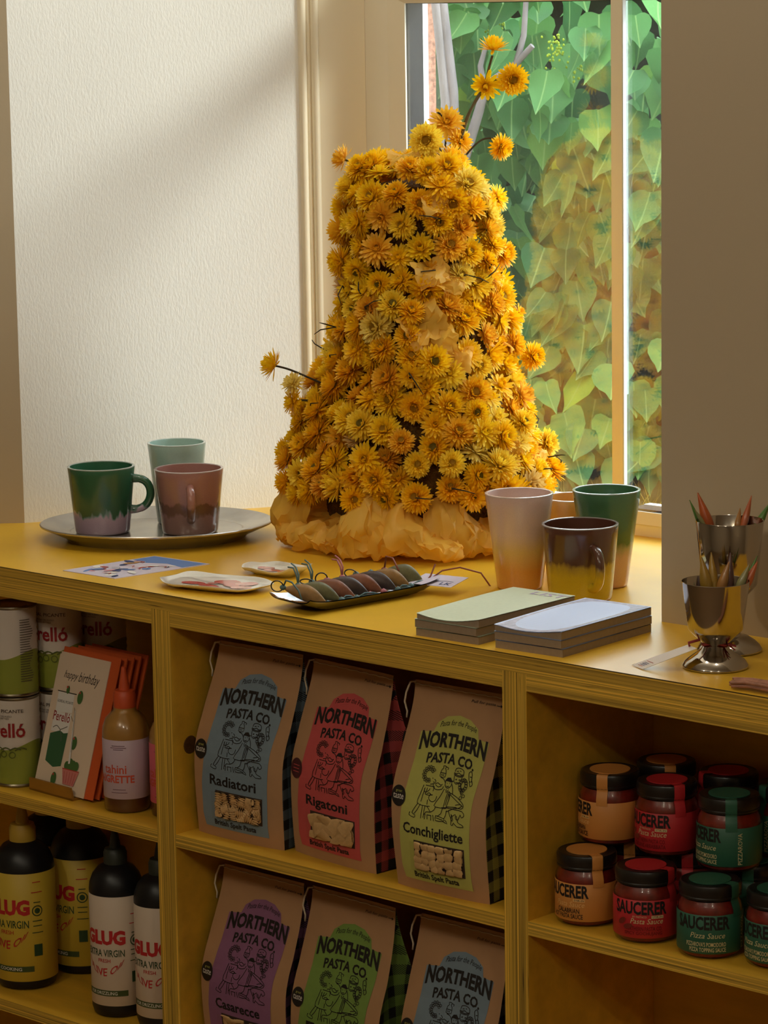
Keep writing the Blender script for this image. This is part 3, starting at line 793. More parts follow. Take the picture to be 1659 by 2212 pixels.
for i, (fm, cm, nm) in enumerate(fcol):
    yy = -0.086 + i * 0.0242
    t = thing('fish_key_ring', nm + ' leather fish key ring, ' + place[i], 'key ring', (TR[0] - 0.001 + 0.0016 * i, TR[1] + yy - 0.004, H + 0.004), rad(rr.uniform(36, 50)), 'fish key rings in the metal tray')
    Lf = 0.056 + rr.uniform(-.003, .005); hf = 0.0205 + (0.005 if i == 7 else 0)
    g = G()
    tilt = Matrix.Translation((0.0, 0, 0.0145)) @ Matrix.Rotation(rad(20), 4, 'Y') @ Matrix.Rotation(rad(-18), 4, 'X')
    def ff(u, v):
        x = -1 + 2 * u; a = 2 * PI * v
        k = max(0.0, 1 - abs(x) ** 1.7) ** 0.95
        return (x * Lf / 2, 0.0048 * k * math.cos(a), hf / 2 * k * math.sin(a) + 0.004 * k)
    g.grid(ff, 22, 12); g.xform(tilt); body = g.obj('fish_body', fm, t, 60)
    for sgn in (-1, 1):
        p = tilt @ Vector((sgn * Lf * 0.5, 0, 0.001))
        g = G(); g.lathe([(0.0001, -0.004), (0.0035, -0.002), (0.0042, 0), (0.0035, 0.002), (0.0001, 0.004)], 10); g.xform(Matrix.Translation(p)); g.obj('knot', cm, t, 60)
    p = tilt @ Vector((-Lf * 0.5, 0, 0.001))
    if i in (0, 2, 3, 5):
        g = G(); g.tube([p + Matrix.Rotation(rad((35, 0, 70, 20, 0, 55)[i]), 3, 'X') @ Vector((-0.007 + 0.0075 * math.cos(a), 0.002 * math.sin(a), 0.002 + 0.0075 * math.sin(a))) for a in [2 * PI * k / 18 for k in range(19)]], 0.0009, 6, cap=False); g.obj('ring', 'steel_dark', t, 180)
    nose = tilt @ Vector((Lf * 0.5, 0, 0.001))
    inv_r = Matrix.Rotation(-t.rotation_euler.z, 3, 'Z')
    def cord(pts): g = G(); g.tube([q if isinstance(q, Vector) else Vector(q) for q in pts], 0.0011, 6); g.obj('cord', cm, t, 180)
    along = inv_r @ Vector((0.10, 0.99, 0)); left = inv_r @ Vector((-0.80, 0.25, 0)); up = Vector((0, 0, 1))
    if i in (1, 2, 4):      # loop standing up from the tail knot
        cord([p, p + up * .012 + left * .004, p + up * .020 + left * .014, p + up * .019 + left * .030])
        cord([p, p + up * .013 - left * .003, p + up * .022 + left * .006, p + up * .025 + left * .020])
    if i == 0: cord([p, p + up * .010 - left * .010, p + up * .010 - left * .028, p + up * .001 - left * .040 + along * .004, p - up * .010 - left * .046 + along * .006])
    if i in (1, 2, 5, 6):   # ends trailing along the tray edge
        k_ = .032 if i in (2, 6) else .018
        cord([nose, nose + along * k_ * .4 + up * .004, nose + along * k_ * .8 + up * .003, nose + along * k_ * 1.2 - up * .001]); cord([nose, nose + along * k_ * .5 + up * .001, nose + along * k_ * 1.1 - left * .002])
    if i == 7:
        cord([nose, nose + along * .03 + up * .012, nose + along * .055 - left * .010 + up * .014, nose + along * .080 - left * .030 + up * .006, nose + along * .088 - left * .046 - up * .012])
        cord([nose, nose + along * .010 + up * .008, nose + along * .018 + up * .022]); cord([p, p + up * .018 - left * .006, p + up * .018 - left * .026, p + up * .004 - left * .044])
cd = thing('lilac_card', 'small lilac card with blue lettering in the far end of the tray', 'card', (-0.117, 0.228, H + 0.0145), rad(10))
g = G().box((-0.032, -0.022, 0), (0.032, 0.022, 0.0006)); g.xform(Matrix.Rotation(rad(7), 4, 'X')); g.obj('card_sheet', 'card_lilac', cd)
a = Art(); a.text('LK', 0.018, -0.016, 0.010, 'ink_navy', bold=0.02); a.stroke([(0.002, -0.004), (0.012, -0.001), (0.024, -0.002)], 0.0012, 'ink_navy')
mt = Matrix.Rotation(rad(7), 4, 'X')
a.build('lettering', cd, lambda x, y, d: tuple(mt @ Vector((x, y, 0.0006 + d))), off=0.0002)

# ------------------------------------------------------------------ notebooks
mat('board_grey', (150, 132, 112), 0.8, var=0.06, vs=200)
mat('cover_green', (202, 208, 178), 0.7, var=0.03, vs=200); mat('cover_blue', (196, 206, 236), 0.55); mat('cover_edge', (166, 160, 178), 0.5, var=0.3, vs=150)
mat('ink_lilac', (206, 188, 206), 0.6); mat('ink_lilac2', (180, 158, 184), 0.6); mat('cover_lines', (170, 186, 226), 0.6)
def notebook(label, x0, y0, z, w, d, th, rz, cover, art, group, curl):
    t = thing('notebook', label, 'notebook', (x0, y0, z), rz, group)
    def sag(x, y): return curl * (0.006 * max(0, (0.30 - y / d)) * (1 - abs(2 * x / w - 1.1)) )
    g = G()
    zt = lambda x, y: th - 0.0009 - curl * 0.007 * max(0.0, 1 - y / (d * 0.75)) ** 1.5 * math.sin(PI * min(1, max(0, x / w * 0.86 + 0.14)))
    g.grid(lambda u, v: (u * w, v * d, zt(u * w, v * d)), 12, 16)
    g.grid(lambda u, v: (u * w, v * d, 0), 12, 16, flip=True)
    for a_, b_ in (((0, 0), (1, 0)), ((1, 0), (1, 1)), ((1, 1), (0, 1)), ((0, 1), (0, 0))):
        g.grid(lambda u, v, a_=a_, b_=b_: ((a_[0] + (b_[0] - a_[0]) * u) * w, (a_[1] + (b_[1] - a_[1]) * u) * d, v * zt((a_[0] + (b_[0] - a_[0]) * u) * w, (a_[1] + (b_[1] - a_[1]) * u) * d)), 12, 1)
    g.obj('page_block', 'board_grey', t, 40)
    g = G()
    g.grid(lambda u, v: (-0.0006 + u * (w + 0.0012), -0.0006 + v * (d + 0.0012), zt(u * w, v * d) + 0.0008), 12, 16)
    g.grid(lambda u, v: (-0.0006 + u * (w + 0.0012), -0.0006 + v * (d + 0.0012), zt(u * w, v * d)), 12, 16, flip=True)
    cv = g.obj('cover', cover, t, 60)
    if art: art.build('cover_print', t, lambda x, y, dd: (x, y, zt(x, y) + 0.0008 + dd), 0.008, 0.008, off=0.0003)
a = Art(); rr = random.Random(8)
a.text('LIST', 0.068, 0.158, 0.016, 'ink_lilac2', 0.05, bold=0.01)
b = Art()
b.poly([(0.003 + 0, 0.0), (0.093, 0.0), (0.093, 0.176), (0.003, 0.176)], 'cover_edge')
pts = []
for k in range(40):
    an = 2 * PI * k / 40; c, s = math.cos(an), math.sin(an)
    pts.append((0.048 + 0.041 * math.copysign(abs(c) ** .55, c), 0.088 + 0.080 * math.copysign(abs(s) ** .55, s)))
b.poly(pts, 'cover_blue')
for k in range(22):
    b.stroke([(0.014, 0.020 + k * 0.0064), (0.082, 0.020 + k * 0.0064)], 0.0004, 'cover_lines')
nA = ['bottom pale green notebook of the left stack', 'middle pale green notebook of the left stack', 'top pale green notebook headed LIST on the left stack']
nB = ['bottom notebook of the right stack beside the goblets', 'middle notebook of the right stack beside the goblets', 'top notebook of the right stack with a pale blue lined cover']
for k in range(3):
    notebook(nA[k], 0.0425 + (0.0, -0.002, 0.001)[k], 0.0095 + (0, 0.0004, 0.001)[k], H + 0.0102 * k, 0.094, 0.182, 0.0098, rad((2.5, 1.0, 1.6)[k]), 'cover_green', a if k == 2 else None, 'pale green notebooks', 1.0 if k == 2 else 0.0)
    notebook(nB[k], 0.1605 + (0.001, 0.0, 0.0)[k], 0.0145, H + 0.0102 * k, 0.0955, 0.178, 0.0098, rad((3.5, 2.6, 3.0)[k]), 'cover_blue', b if k == 2 else None, 'pale blue notebooks', 0.8 if k == 2 else 0.0)

# ------------------------------------------------------------------ tower of dried straw flowers
def petalmat():
    m, nt, p = newmat('petal')
    p.inputs['Roughness'].default_value = 0.5
    oi = N(nt, 'ShaderNodeObjectInfo')
    r = ramp(nt, [(0.0, lin((244, 190, 56))), (0.12, lin((254, 204, 26))), (0.45, lin((255, 213, 18))), (0.74, lin((255, 220, 36))), (0.92, lin((254, 226, 76))), (0.985, lin((248, 228, 130))), (1.0, lin((234, 196, 140)))])
    nt.links.new(oi.outputs['Random'], r.inputs[0])
    uv = N(nt, 'ShaderNodeTexCoord'); sp = N(nt, 'ShaderNodeSeparateXYZ'); nt.links.new(uv.outputs['UV'], sp.inputs[0])
    sh = ramp(nt, [(0.0, (0.9, 0.84, 0.7)), (0.4, (1, 1, 1)), (1.0, (1, 1, 1))]); nt.links.new(sp.outputs[0], sh.inputs[0])
    mx = N(nt, 'ShaderNodeMix', data_type='RGBA', blend_type='MULTIPLY'); mx.inputs[0].default_value = 1.0
    nt.links.new(r.outputs[0], mx.inputs[6]); nt.links.new(sh.outputs[0], mx.inputs[7])
    nt.links.new(mx.outputs[2], p.inputs['Base Color'])
    t = N(nt, 'ShaderNodeBsdfTranslucent'); nt.links.new(mx.outputs[2], t.inputs[0])
    ms = N(nt, 'ShaderNodeMixShader'); ms.inputs[0].default_value = 0.34
    nt.links.new(p.outputs[0], ms.inputs[1]); nt.links.new(t.outputs[0], ms.inputs[2])
    nt.links.new(ms.outputs[0], nt.nodes['Material Output'].inputs[0])
petalmat()
mat('eye_gold', (228, 170, 30), 0.8, var=0.35, vs=300, bmp=1.0, bs=700, bd=0.002)
mat('eye_olive', (150, 132, 36), 0.8, var=0.35, vs=300, bmp=1.0, bs=700, bd=0.002)
mat('stem_dry', (88, 72, 34), 0.8, var=0.3, vs=60)
mat('stem_dark', (52, 44, 26), 0.9, var=0.3, vs=60)
mat('gap_shade_core', (96, 66, 16), 0.95, var=0.6, vs=70, bmp=1.0, bs=200, bd=.01)
mat('tissue', (252, 204, 84), 0.5, var=0.05, vs=30, transl=0.42)
def flower_geo(kind, rnd):
    """unit straw flower facing +z: returns petals (V, F, UV)"""
    V, F, UV = [], [], []
    def petal(a, el, L, w, r0, z0, cup):
        ca, sa = math.cos(a), math.sin(a)
        def P(d, s, k):        # along, side, lift
            rr_ = r0 + d * math.cos(el) - k * math.sin(el); z = z0 + d * math.sin(el) + k * math.cos(el)
            return (rr_ * ca - s * sa, rr_ * sa + s * ca, z)
        o = len(V)
        V.extend([P(0, -w * .35, 0), P(0, w * .35, 0), P(L * .55, -w * .5, cup), P(L * .55, 0, 0), P(L * .55, w * .5, cup), P(L * .86, -w * .36, cup * 1.3), P(L * .86, w * .36, cup * 1.3), P(L, 0, cup * 1.2)])
        UV.extend([(0.0, 0), (0.0, 0), (.55, 0), (.45, 0), (.55, 0), (.85, 0), (.85, 0), (1, 0)])
        F.extend([(o, o + 1, o + 3), (o, o + 3, o + 2), (o + 1, o + 4, o + 3), (o + 2, o + 3, o + 5), (o + 3, o + 4, o + 6), (o + 3, o + 6, o + 5), (o + 5, o + 6, o + 7)])
    if kind == 'pom':
        rings = [(24, -40, 0.76, .165, .10, -.10), (27, -20, 0.84, .165, .10, -.05), (28, -2, 0.86, .165, .12, .0), (28, 14, 0.84, .16, .14, .04), (26, 29, 0.78, .155, .15, .08), (23, 43, 0.71, .15, .16, .11), (20, 57, .62, .145, .17, .14), (16, 70, .52, .14, .17, .16)]
    elif kind == 'daisy':
        rings = [(20, -22, 0.84, .19, .12, -.05), (20, -2, 0.84, .19, .14, .0), (18, 18, 0.76, .19, .15, .04), (14, 40, 0.58, .18, .16, .07), (9, 68, 0.36, .18, .16, .08), (7, 88, .26, .18, .12, .1)]
    elif kind == 'star':
        rings = [(13, -4, 0.84, .24, .12, -.02), (12, 18, 0.70, .24, .12, .02), (9, 66, 0.44, .24, .14, .05), (7, 92, .36, .22, .15, .1)]
    else:
        rings = [(14, 4, 0.86, .22, .14, 0), (16, 26, 0.88, .22, .16, .02), (14, 48, .84, .22, .18, .04), (12, 68, .78, .22, .18, .08), (9, 86, .70, .2, .16, .12)]
    for n, el, L, w, r0, z0 in rings:
        off = rnd.uniform(0, 6)
        for i in range(n):
            petal(off + 2 * PI * i / n + rnd.gauss(0, .05), rad(el + rnd.gauss(0, 8)), L * rnd.uniform(.86, 1.08), w * rnd.uniform(.85, 1.1), r0, z0, rnd.uniform(.01, .06))
    return V, F, UV
def uvmesh(name, V, F, UV, mk, smooth=False):
    me = bpy.data.meshes.new(name); me.from_pydata(V, [], F); me.materials.append(M[mk])
    ul = me.uv_layers.new(); idx = [0] * len(me.loops); me.loops.foreach_get('vertex_index', idx)
    ul.data.foreach_set('uv', [c for i in idx for c in UV[i]])
    if smooth: me.polygons.foreach_set('use_smooth', [True] * len(me.polygons))
    me.update(); return me
R = random.Random(5)
FK = []
for kind, n in (('pom', 4), ('daisy', 3), ('star', 2), ('bud', 2)):
    for k in range(n):
        geo = flower_geo(kind, R)
        me = uvmesh('flower_head', *geo, 'petal')
        er, ez = {'pom': (0.25, 0.40), 'daisy': (0.15, 0.22), 'star': (0.13, 0.26), 'bud': (0.1, 0.3)}[kind]
        e = G().lathe([(er, -0.05), (er * 1.02, ez * .5), (er * .8, ez * .9), (er * .4, ez), (0.0001, ez * (0.85 if kind == 'pom' else 1.1))], 12).mesh('flower_eye', 'eye_olive' if k % 3 == 1 else 'eye_gold', 180)
        FK.append((kind, me, e, geo))
TC = Vector((-0.392, 0.503, H))
arr = thing('flower_tower', 'tall cone of dried yellow straw flowers wrapped at the foot in yellow tissue', 'flowers', TC)
prof_r = [(0.03, 0.182), (0.10, 0.187), (0.14, 0.176), (0.20, 0.152), (0.245, 0.134), (0.297, 0.127), (0.36, 0.109), (0.425, 0.106), (0.475, 0.102), (0.50, 0.092), (0.52, 0.066), (0.53, 0.03)]
def rad_at(z):
    for (z0, r0), (z1, r1) in zip(prof_r[:-1], prof_r[1:]):
        if z <= z1: return r0 + (r1 - r0) * max(0, (z - z0)) / (z1 - z0)
    return 0.02
SY = 0.94
# added core, dark brown to paint the shade in gaps between the flowers
g = G()
def core(u, v):
    z = 0.0 + 0.505 * v; r_ = max(0.004, rad_at(z) * .92 - 0.026) if v < 1 else 0.004
    a = 2 * PI * u; k = 1 + 0.05 * noise.noise((math.cos(a) * 4, math.sin(a) * 4, z * 25))
    return (r_ * k * math.cos(a), r_ * k * SY * math.sin(a), z)
g.grid(core, 64, 40, wrap=True); g.obj('gap_shade_core', 'gap_shade_core', arr, 180)
pts = []
tries = 0
def dart(fz, fr, dmin, tries):
    for k in range(tries):
        z = fz(); a = R.uniform(0, 2 * PI); r_ = rad_at(z) * fr
        r_ *= 0.94 + 0.06 * math.sin(3 * a + z * 17) + 0.05 * noise.noise((math.cos(a) * 2.2, math.sin(a) * 2.2, z * 13)) + R.gauss(0, 0.025)
        p = Vector((r_ * math.cos(a), r_ * SY * math.sin(a), z))
        if all((p - q[0]).length > dmin for q in pts):
            sl = (rad_at(z - .03) - rad_at(z + .03)) / .06
            n = Vector((math.cos(a), math.sin(a), min(1.2, max(-.2, sl)) + 0.12)).normalized()
            pts.append((p, n))
dart(lambda: 0.078 + 0.445 * R.random() ** 1.1, 1.0, 0.0272, 16000)
camdir = (CAM - TC); camdir.z *= 0.3; camdir.normalize()
n_front = 0
TIS = [(930, 590, .022, .3), (975, 605, .020, -.4), (915, 700, .030, .5), (945, 742, .026, .2), (985, 770, .022, -.3), (872, 335, .022, .8), (940, 440, .018, .2), (1100, 740, .018, 1.1), (1110, 985, .018, .5), (1175, 1000, .016, .9)]
def tower_hit(px_, py_):
    d_ = (cR * ((px_ - 829.5) / 6605.4) - cU * ((py_ - 1106) / 6605.4) + cF)
    for q in range(400):
        P0 = CAM + d_ * (3.95 + q * 0.0015) - TC
        if math.hypot(P0.x, P0.y / SY) < rad_at(P0.z) * .95 + 0.006: return P0
TIS = [(tower_hit(a_, b_), c_, d_) for a_, b_, c_, d_ in TIS]
TIS = [q for q in TIS if q[0] is not None]
pts = [q for q in pts if all((q[0] - h_).length > s_ * .62 for h_, s_, _ in TIS)]
single, back = [], []
pts.sort(key=lambda q: -q[1].dot(camdir))
for p, n in pts:
    (single if n.dot(camdir) > -0.22 and n_front < 275 else back).append((p, n))
    if n.dot(camdir) > -0.22: n_front += 1
def face(n, roll):
    q = n.to_track_quat('Z', 'Y').to_matrix().to_4x4()
    return q @ Matrix.Rotation(roll, 4, 'Z')
def jit(n, s): return (n + Vector((R.gauss(0, s), R.gauss(0, s), R.gauss(0, s) - 0.0))).normalized()
wts = [('pom', .56), ('daisy', .28), ('star', .06), ('bud', .10)]
def pick():
    x = R.random()
    for k, w in wts:
        if x < w: break
        x -= w
    return R.choice([f for f in FK if f[0] == k])
def head(p, n, size, f=None, parent=arr):
    kind, me, eye, geo = f or pick()
    o = link('flower_head', me, parent); o.matrix_local = Matrix.Translation(p) @ face(n, R.uniform(0, 6)) @ Matrix.Scale(size, 4)
    link('flower_eye', eye, o)
    return o
for p, n in single: head(p, jit(n, 0.30), R.uniform(0.0200, 0.0285))
V, F_, UV = [], [], []
for p, n in back:
    geo = pick()[3]; mt = Matrix.Translation(p) @ face(jit(n, .3), R.uniform(0, 6)) @ Matrix.Scale(R.uniform(.0215, .030), 4)
    o0 = len(V); V += [tuple(mt @ Vector(v)) for v in geo[0]]; F_ += [tuple(o0 + i for i in f) for f in geo[1]]; UV += geo[2]
if V: tag(link('flower_heads', uvmesh('flower_heads', V, F_, UV, 'petal'), arr), kind='stuff')
# heads on long stems above the tower and strays at its sides
def stem(pts_, r_=0.0014, mk='stem_dry'):
    P_ = [Vector(q) - TC for q in pts_]; sm = []
    for i in range(len(P_) - 1):
        a_, b_, c_, d_ = P_[max(i - 1, 0)], P_[i], P_[i + 1], P_[min(i + 2, len(P_) - 1)]
        for j in range(5):
            t = j / 5; sm.append(0.5 * ((2 * b_) + (c_ - a_) * t + (2 * a_ - 5 * b_ + 4 * c_ - d_) * t * t + (3 * b_ - a_ - 3 * c_ + d_) * t ** 3))
    sm.append(P_[-1])
    g = G(); g.tube(sm, r_, 6); g.obj('stem', mk, arr, 180)
pom = [f for f in FK if f[0] == 'pom']; dai = [f for f in FK if f[0] == 'daisy']; bud = [f for f in FK if f[0] == 'bud']; star = [f for f in FK if f[0] == 'star']
tc_ = (CAM - Vector((-.35, .6, 1.5))).normalized()
spec = [((-0.346, 0.612, 1.532), (0.1, -0.1, 1.0), 0.024, bud[0]), ((-0.3257, 0.6278, 1.4909), (0.7, -0.55, 0.0), 0.0245, pom[0]), ((-0.3515, 0.6022, 1.4833), (0.35, -0.75, -.45), 0.026, star[0]),
        ((-0.3282, 0.605, 1.3996), (0.55, 0.2, -0.2), 0.0215, pom[1]), ((-0.3712, 0.499, 1.4128), (0.7, -0.75, 0.05), 0.0265, pom[2]), ((-0.386, 0.5587, 1.434), (0.5, -.5, .6), 0.028, dai[2]),
        ((-0.3697, 0.5686, 1.4086), (0.8, -.1, 0.3), 0.022, dai[0]), ((-0.3354, 0.5241, 1.3768), (0.6, 0.1, 0.6), 0.020, dai[1]),
        ((-0.5266, 0.3557, 1.1083), (-0.5, -0.6, 0.35), 0.025, bud[1]), ((-0.5064, 0.3689, 1.0841), (-0.2, -0.7, .5), 0.020, dai[2]), ((-0.5039, 0.3656, 1.059), (-0.4, -0.8, 0.1), 0.021, dai[0]),
        ((-0.484, 0.4576, 1.386), (-0.6, -0.6, 0.4), 0.0225, bud[0]), ((-0.3201, 0.6299, 1.1703), (0.65, 0.5, 0.4), 0.020, star[0]), ((-0.2999, 0.635, 1.1097), (0.9, 0.1, 0.1), 0.0225, pom[3]),
        ((-0.2691, 0.625, 0.9919), (0.9, 0.2, 0.2), 0.024, pom[0]), ((-0.3245, 0.5929, 1.3307), (0.8, 0.3, 0.3), 0.0225, dai[1]), ((-0.3123, 0.5872, 1.2553), (0.8, .2, .1), 0.024, pom[1]),
        ((-0.44, 0.44, 1.376), (0.1, -.7, .6), 0.022, pom[2]), ((-0.425, 0.50, 1.372), (0.1, -.3, .9), 0.021, dai[2])]
for p, n, s_, f in spec: head(Vector(p) - TC, Vector(n).normalized(), s_, f)
stem([(-0.372, 0.545, 1.355), (-0.372, 0.565, 1.40), (-0.368, 0.58, 1.44), (-0.358, 0.597, 1.472)], 0.0020)
stem([(-0.370, 0.547, 1.355), (-0.366, 0.57, 1.42), (-0.36, 0.595, 1.470), (-0.345, 0.62, 1.492), (-0.333, 0.63, 1.486)], 0.0017)
stem([(-0.355, 0.60, 1.474), (-0.352, 0.606, 1.50), (-0.347, 0.611, 1.524)], 0.0018)
stem([(-0.372, 0.545, 1.355), (-0.362, 0.565, 1.385), (-0.350, 0.585, 1.408), (-0.338, 0.598, 1.412), (-0.332, 0.603, 1.404)], 0.0014, 'stem_dark')
stem([(-0.378, 0.54, 1.355), (-0.382, 0.545, 1.39), (-0.378, 0.52, 1.41)], 0.0017, 'stem_dark')
stem([(-0.382, 0.54, 1.355), (-0.386, 0.555, 1.40), (-0.386, 0.558, 1.43)], 0.0015, 'stem_dark')
stem([(-0.388, 0.54, 1.36), (-0.392, 0.55, 1.425), (-0.397, 0.552, 1.447), (-0.389, 0.556, 1.44), (-0.386, 0.557, 1.425)], 0.0014, 'stem_dark')
stem([(-0.44, 0.44, 1.06), (-0.48, 0.395, 1.085), (-0.510, 0.370, 1.102), (-0.5266, 0.3557, 1.1083)], 0.0014, 'stem_dark')
stem([(-0.45, 0.42, 1.04), (-0.48, 0.38, 1.06), (-0.503, 0.368, 1.06)], 0.0014, 'stem_dark')
stem([(-0.42, 0.49, 1.33), (-0.45, 0.475, 1.365), (-0.484, 0.4576, 1.386)], 0.0014, 'stem_dark')
for k in range(26):
    p, n = R.choice(single); q = p * 0.93
    t_ = Vector((R.gauss(0, 1), R.gauss(0, 1), R.gauss(0, .6))).normalized()
    g = G(); g.tube([q, p + n * .012, p + n * .018 + t_ * .018, p + n * 0.012 + t_ * .034], [.0012, .0011, .0009, .0005], 5); g.obj('stem', 'stem_dark', arr, 180)

# crumpled tissue paper
def crumple(P, nu, nv, seed, amp, name='tissue_paper', parent=arr):
    rr_ = random.Random(seed); g = G()
    off = {}
    def fn(u, v):
        k = (round(u * nu), round(v * nv))
        if k not in off: off[k] = Vector((rr_.gauss(0, 1), rr_.gauss(0, 1), rr_.gauss(0, 1))) * amp
        return Vector(P(u, v)) + off[k]
    g.grid(fn, nu, nv)
    f2 = []
    for q in g.f:
        if rr_.random() < .5: f2 += [[q[0], q[1], q[2]], [q[0], q[2], q[3]]]
        else: f2 += [[q[0], q[1], q[3]], [q[1], q[2], q[3]]]
    g.f = f2; g.m = [0] * len(f2)
    return g.obj(name, 'tissue', parent, 50)
def skirt(a0, a1, seed, hi, flare):
    ph = random.Random(seed); p1, p2, p3 = ph.uniform(0, 6), ph.uniform(0, 6), ph.uniform(0, 6)
    def P(u, v):
        a = a0 + (a1 - a0) * u
        ruff = 0.011 * math.sin(a * 6 + p1) + 0.006 * math.sin(a * 13 + p2)
        top = hi * (1 + 0.28 * math.sin(a * 5 + p3) + 0.18 * math.sin(a * 11 + p1))
        if v < .45:
            t = v / .45; r_ = 0.142 + (0.040 + flare * .5) * t; z = top * (1 - 0.25 * t * t)
        else:
            t = (v - .45) / .55; r_ = 0.182 + flare * .5 + (0.012 + .3 * ruff) * math.sin(t * PI) + flare * .6 * t; z = top * 0.75 * (1 - t) ** 1.2 + 0.003 + .006 * t * (1 + math.sin(a * 9 + p2)) * .5
        r_ += ruff * (0.2 + 0.8 * v)
        return (r_ * math.cos(a), r_ * SY * math.sin(a), max(0.004, z))
    def P2(u, v):
        p = Vector(P(u, v)); q = p * 34 + Vector((seed, 0, 0))
        return p + Vector((noise.noise(q), noise.noise(q + Vector((9, 0, 0))), noise.noise(q + Vector((0, 9, 0))))) * .010
    o = crumple(P2, max(10, int(34 * (a1 - a0))), 12, seed, 0.0019)
    me = o.data
    for v in me.vertices: v.co.z = max(v.co.z, 0.0015)
for k, (a0, a1, hi, fl) in enumerate(((-2.9, -1.9, 0.085, .006), (-2.2, -1.5, 0.060, .016), (-1.75, -0.95, 0.066, .004), (-1.3, -0.6, 0.055, .014), (-0.85, 0.1, 0.062, .004), (-.2, 0.9, 0.055, .010), (0.8, 1.9, 0.06, .0), (1.7, 2.8, 0.06, .0), (2.6, 3.6, 0.075, .006))):
    skirt(a0, a1, 40 + k, hi, fl)
for k, (best, s_, rr0) in enumerate(TIS):      # pieces of tissue showing between the heads
    n = Vector((best.x, best.y, .05)).normalized(); mt = face(n, rr0)
    rs = random.Random(90 + k); ph = rs.uniform(0, 6)
    def P(u, v, mt=mt, s_=s_, ph=ph, best=best):
        x, y = (u - .5) * 2, (v - .5) * 2
        return best + (mt @ Vector((x * s_, y * s_ * .85, s_ * (.32 * math.sin(x * 3 + ph) * math.cos(y * 2.4 + ph) + .2 * abs(x) - .1))))
    crumple(P, 9, 9, 90 + k, s_ * .055)

# ------------------------------------------------------------------ goblets with pointed sticks, tag, pink stems
mat('goblet_steel', (188, 180, 170), 0.10, 1.0)
def goblet(label, loc, prof):
    t = thing('metal_goblet', label, 'goblet', loc, 0, 'metal goblets')
    zc = prof['cup0']; h = prof['h']; rt = prof['rt']
    g = G(); rf = prof['rf']; rn = prof['rn']; zn = prof['zn']
    g.lathe([(0.0001, 0.0006), (rf * .9, 0.0006), (rf, 0.0008), (rf * 1.01, 0.002), (rf * .99, 0.0035), (rf * .92, 0.0075), (rf * .80, 0.0115), (rf * .60, 0.0165), (rn * 1.3, zn - 0.006), (rn, zn)], 64); g.obj('foot', 'goblet_steel', t, 50)
    if prof.get('stem'):
        G().lathe([(rn, zn - .001), (rn, zc)], 32).obj('stem', 'goblet_steel', t, 60)
    g = G(); rb = prof['rb']; zb = prof['zb']
    pr = [(rn, zc), (rn * 1.3, zc + 0.002), (rb * .72, zc + (zb - zc) * .45), (rb * .97, zc + (zb - zc) * .9), (rb, zb), ((rb * .6 + rt * .4), zb + (h - zb) * .4), (rt, h - 0.0006), (rt - 0.0004, h), (rt - 0.0010, h - 0.0006), ((rb * .6 + rt * .4) - .001, zb + (h - zb) * .4), (rb - .001, zb + .001), (rb * .7, zc + (zb - zc) * .5), (0.0001, zc + 0.004)]
    g.lathe(pr, 64); g.obj('bowl', 'goblet_steel', t, 40)
    return t
GF = Vector((0.4215, 0.0878, H)); GRr = Vector((0.3807, 0.1694, H))
goblet('short footed metal goblet in front holding yellow and brown sticks', GF, dict(h=.098, rt=.0379, rf=.0369, rn=.0125, zn=.027, cup0=.027, rb=.0305, zb=.044))
goblet('taller metal goblet behind with orange and green sticks', GRr, dict(h=.151, rt=.0387, rf=.0373, rn=.011, zn=.024, cup0=.058, rb=.0315, zb=.078, stem=1))
def stick(label, mk, top, bot, r, grp):
    top = Vector(top); bot = Vector(bot)
    t = thing('pointed_stick', label, 'stick', bot, 0, grp)
    d = top - bot; pts = [d * k / 10 for k in range(11)]
    rr_ = [r * (.9 if k < 3 else 1) * (1 - max(0, (k - 4) / 6) ** 1.25 * .9) for k in range(11)]
    g = G(); g.tube(pts, rr_, 9); g.obj('stick_body', mk, t, 50)
    G().tube([d * 0.97, d * 1.012], [rr_[10] * 1.4, 0.0006], 7).obj('tip', mk, t, 60)
for nm, c in (('wax_orange', (190, 92, 44)), ('wax_green', (86, 128, 52)), ('wax_yellow', (170, 132, 50)), ('wax_plum', (104, 70, 66)), ('wax_sage', (148, 142, 92)), ('wax_rose', (196, 104, 62)), ('wax_tan', (176, 124, 66))):
    mat(nm, c, 0.3, var=0.12, vs=60, coat=0.3, transl=0.15)
def sp(base, px_, py_):       # point above a goblet, in the plane through its axis facing the photograph
    d_ = (cR * ((px_ - 829.5) / 6605.4) - cU * ((py_ - 1106) / 6605.4) + cF)
    k = (base - CAM).dot(cF) / d_.dot(cF); return CAM + d_ * k
fw = -cF.copy(); fw.z = 0; fw.normalize()
rear = [('short green stick leaning left in the taller goblet', 'wax_green', (1488, 1078), (1520, 1150), .0030, .010), ('pale sage stick beside the green one in the taller goblet', 'wax_sage', (1499, 1098), (1530, 1150), .0036, .012), ('thick orange stick in the taller goblet', 'wax_orange', (1506, 1063), (1538, 1160), .0068, .008), ('tan stick in the taller goblet middle', 'wax_tan', (1600, 1100), (1592, 1150), .0040, -.006), ('slim orange stick leaning right in the taller goblet', 'wax_rose', (1624, 1073), (1603, 1150), .0044, -.004), ('bright green stick at the right of the taller goblet', 'wax_green', (1662, 1085), (1630, 1145), .0046, .004)]
for lb, mk, tp, bt, r_, off in rear: stick(lb, mk, sp(GRr, *tp) + fw * off, sp(GRr, *bt) + fw * off * .5, r_, 'sticks in the taller goblet')
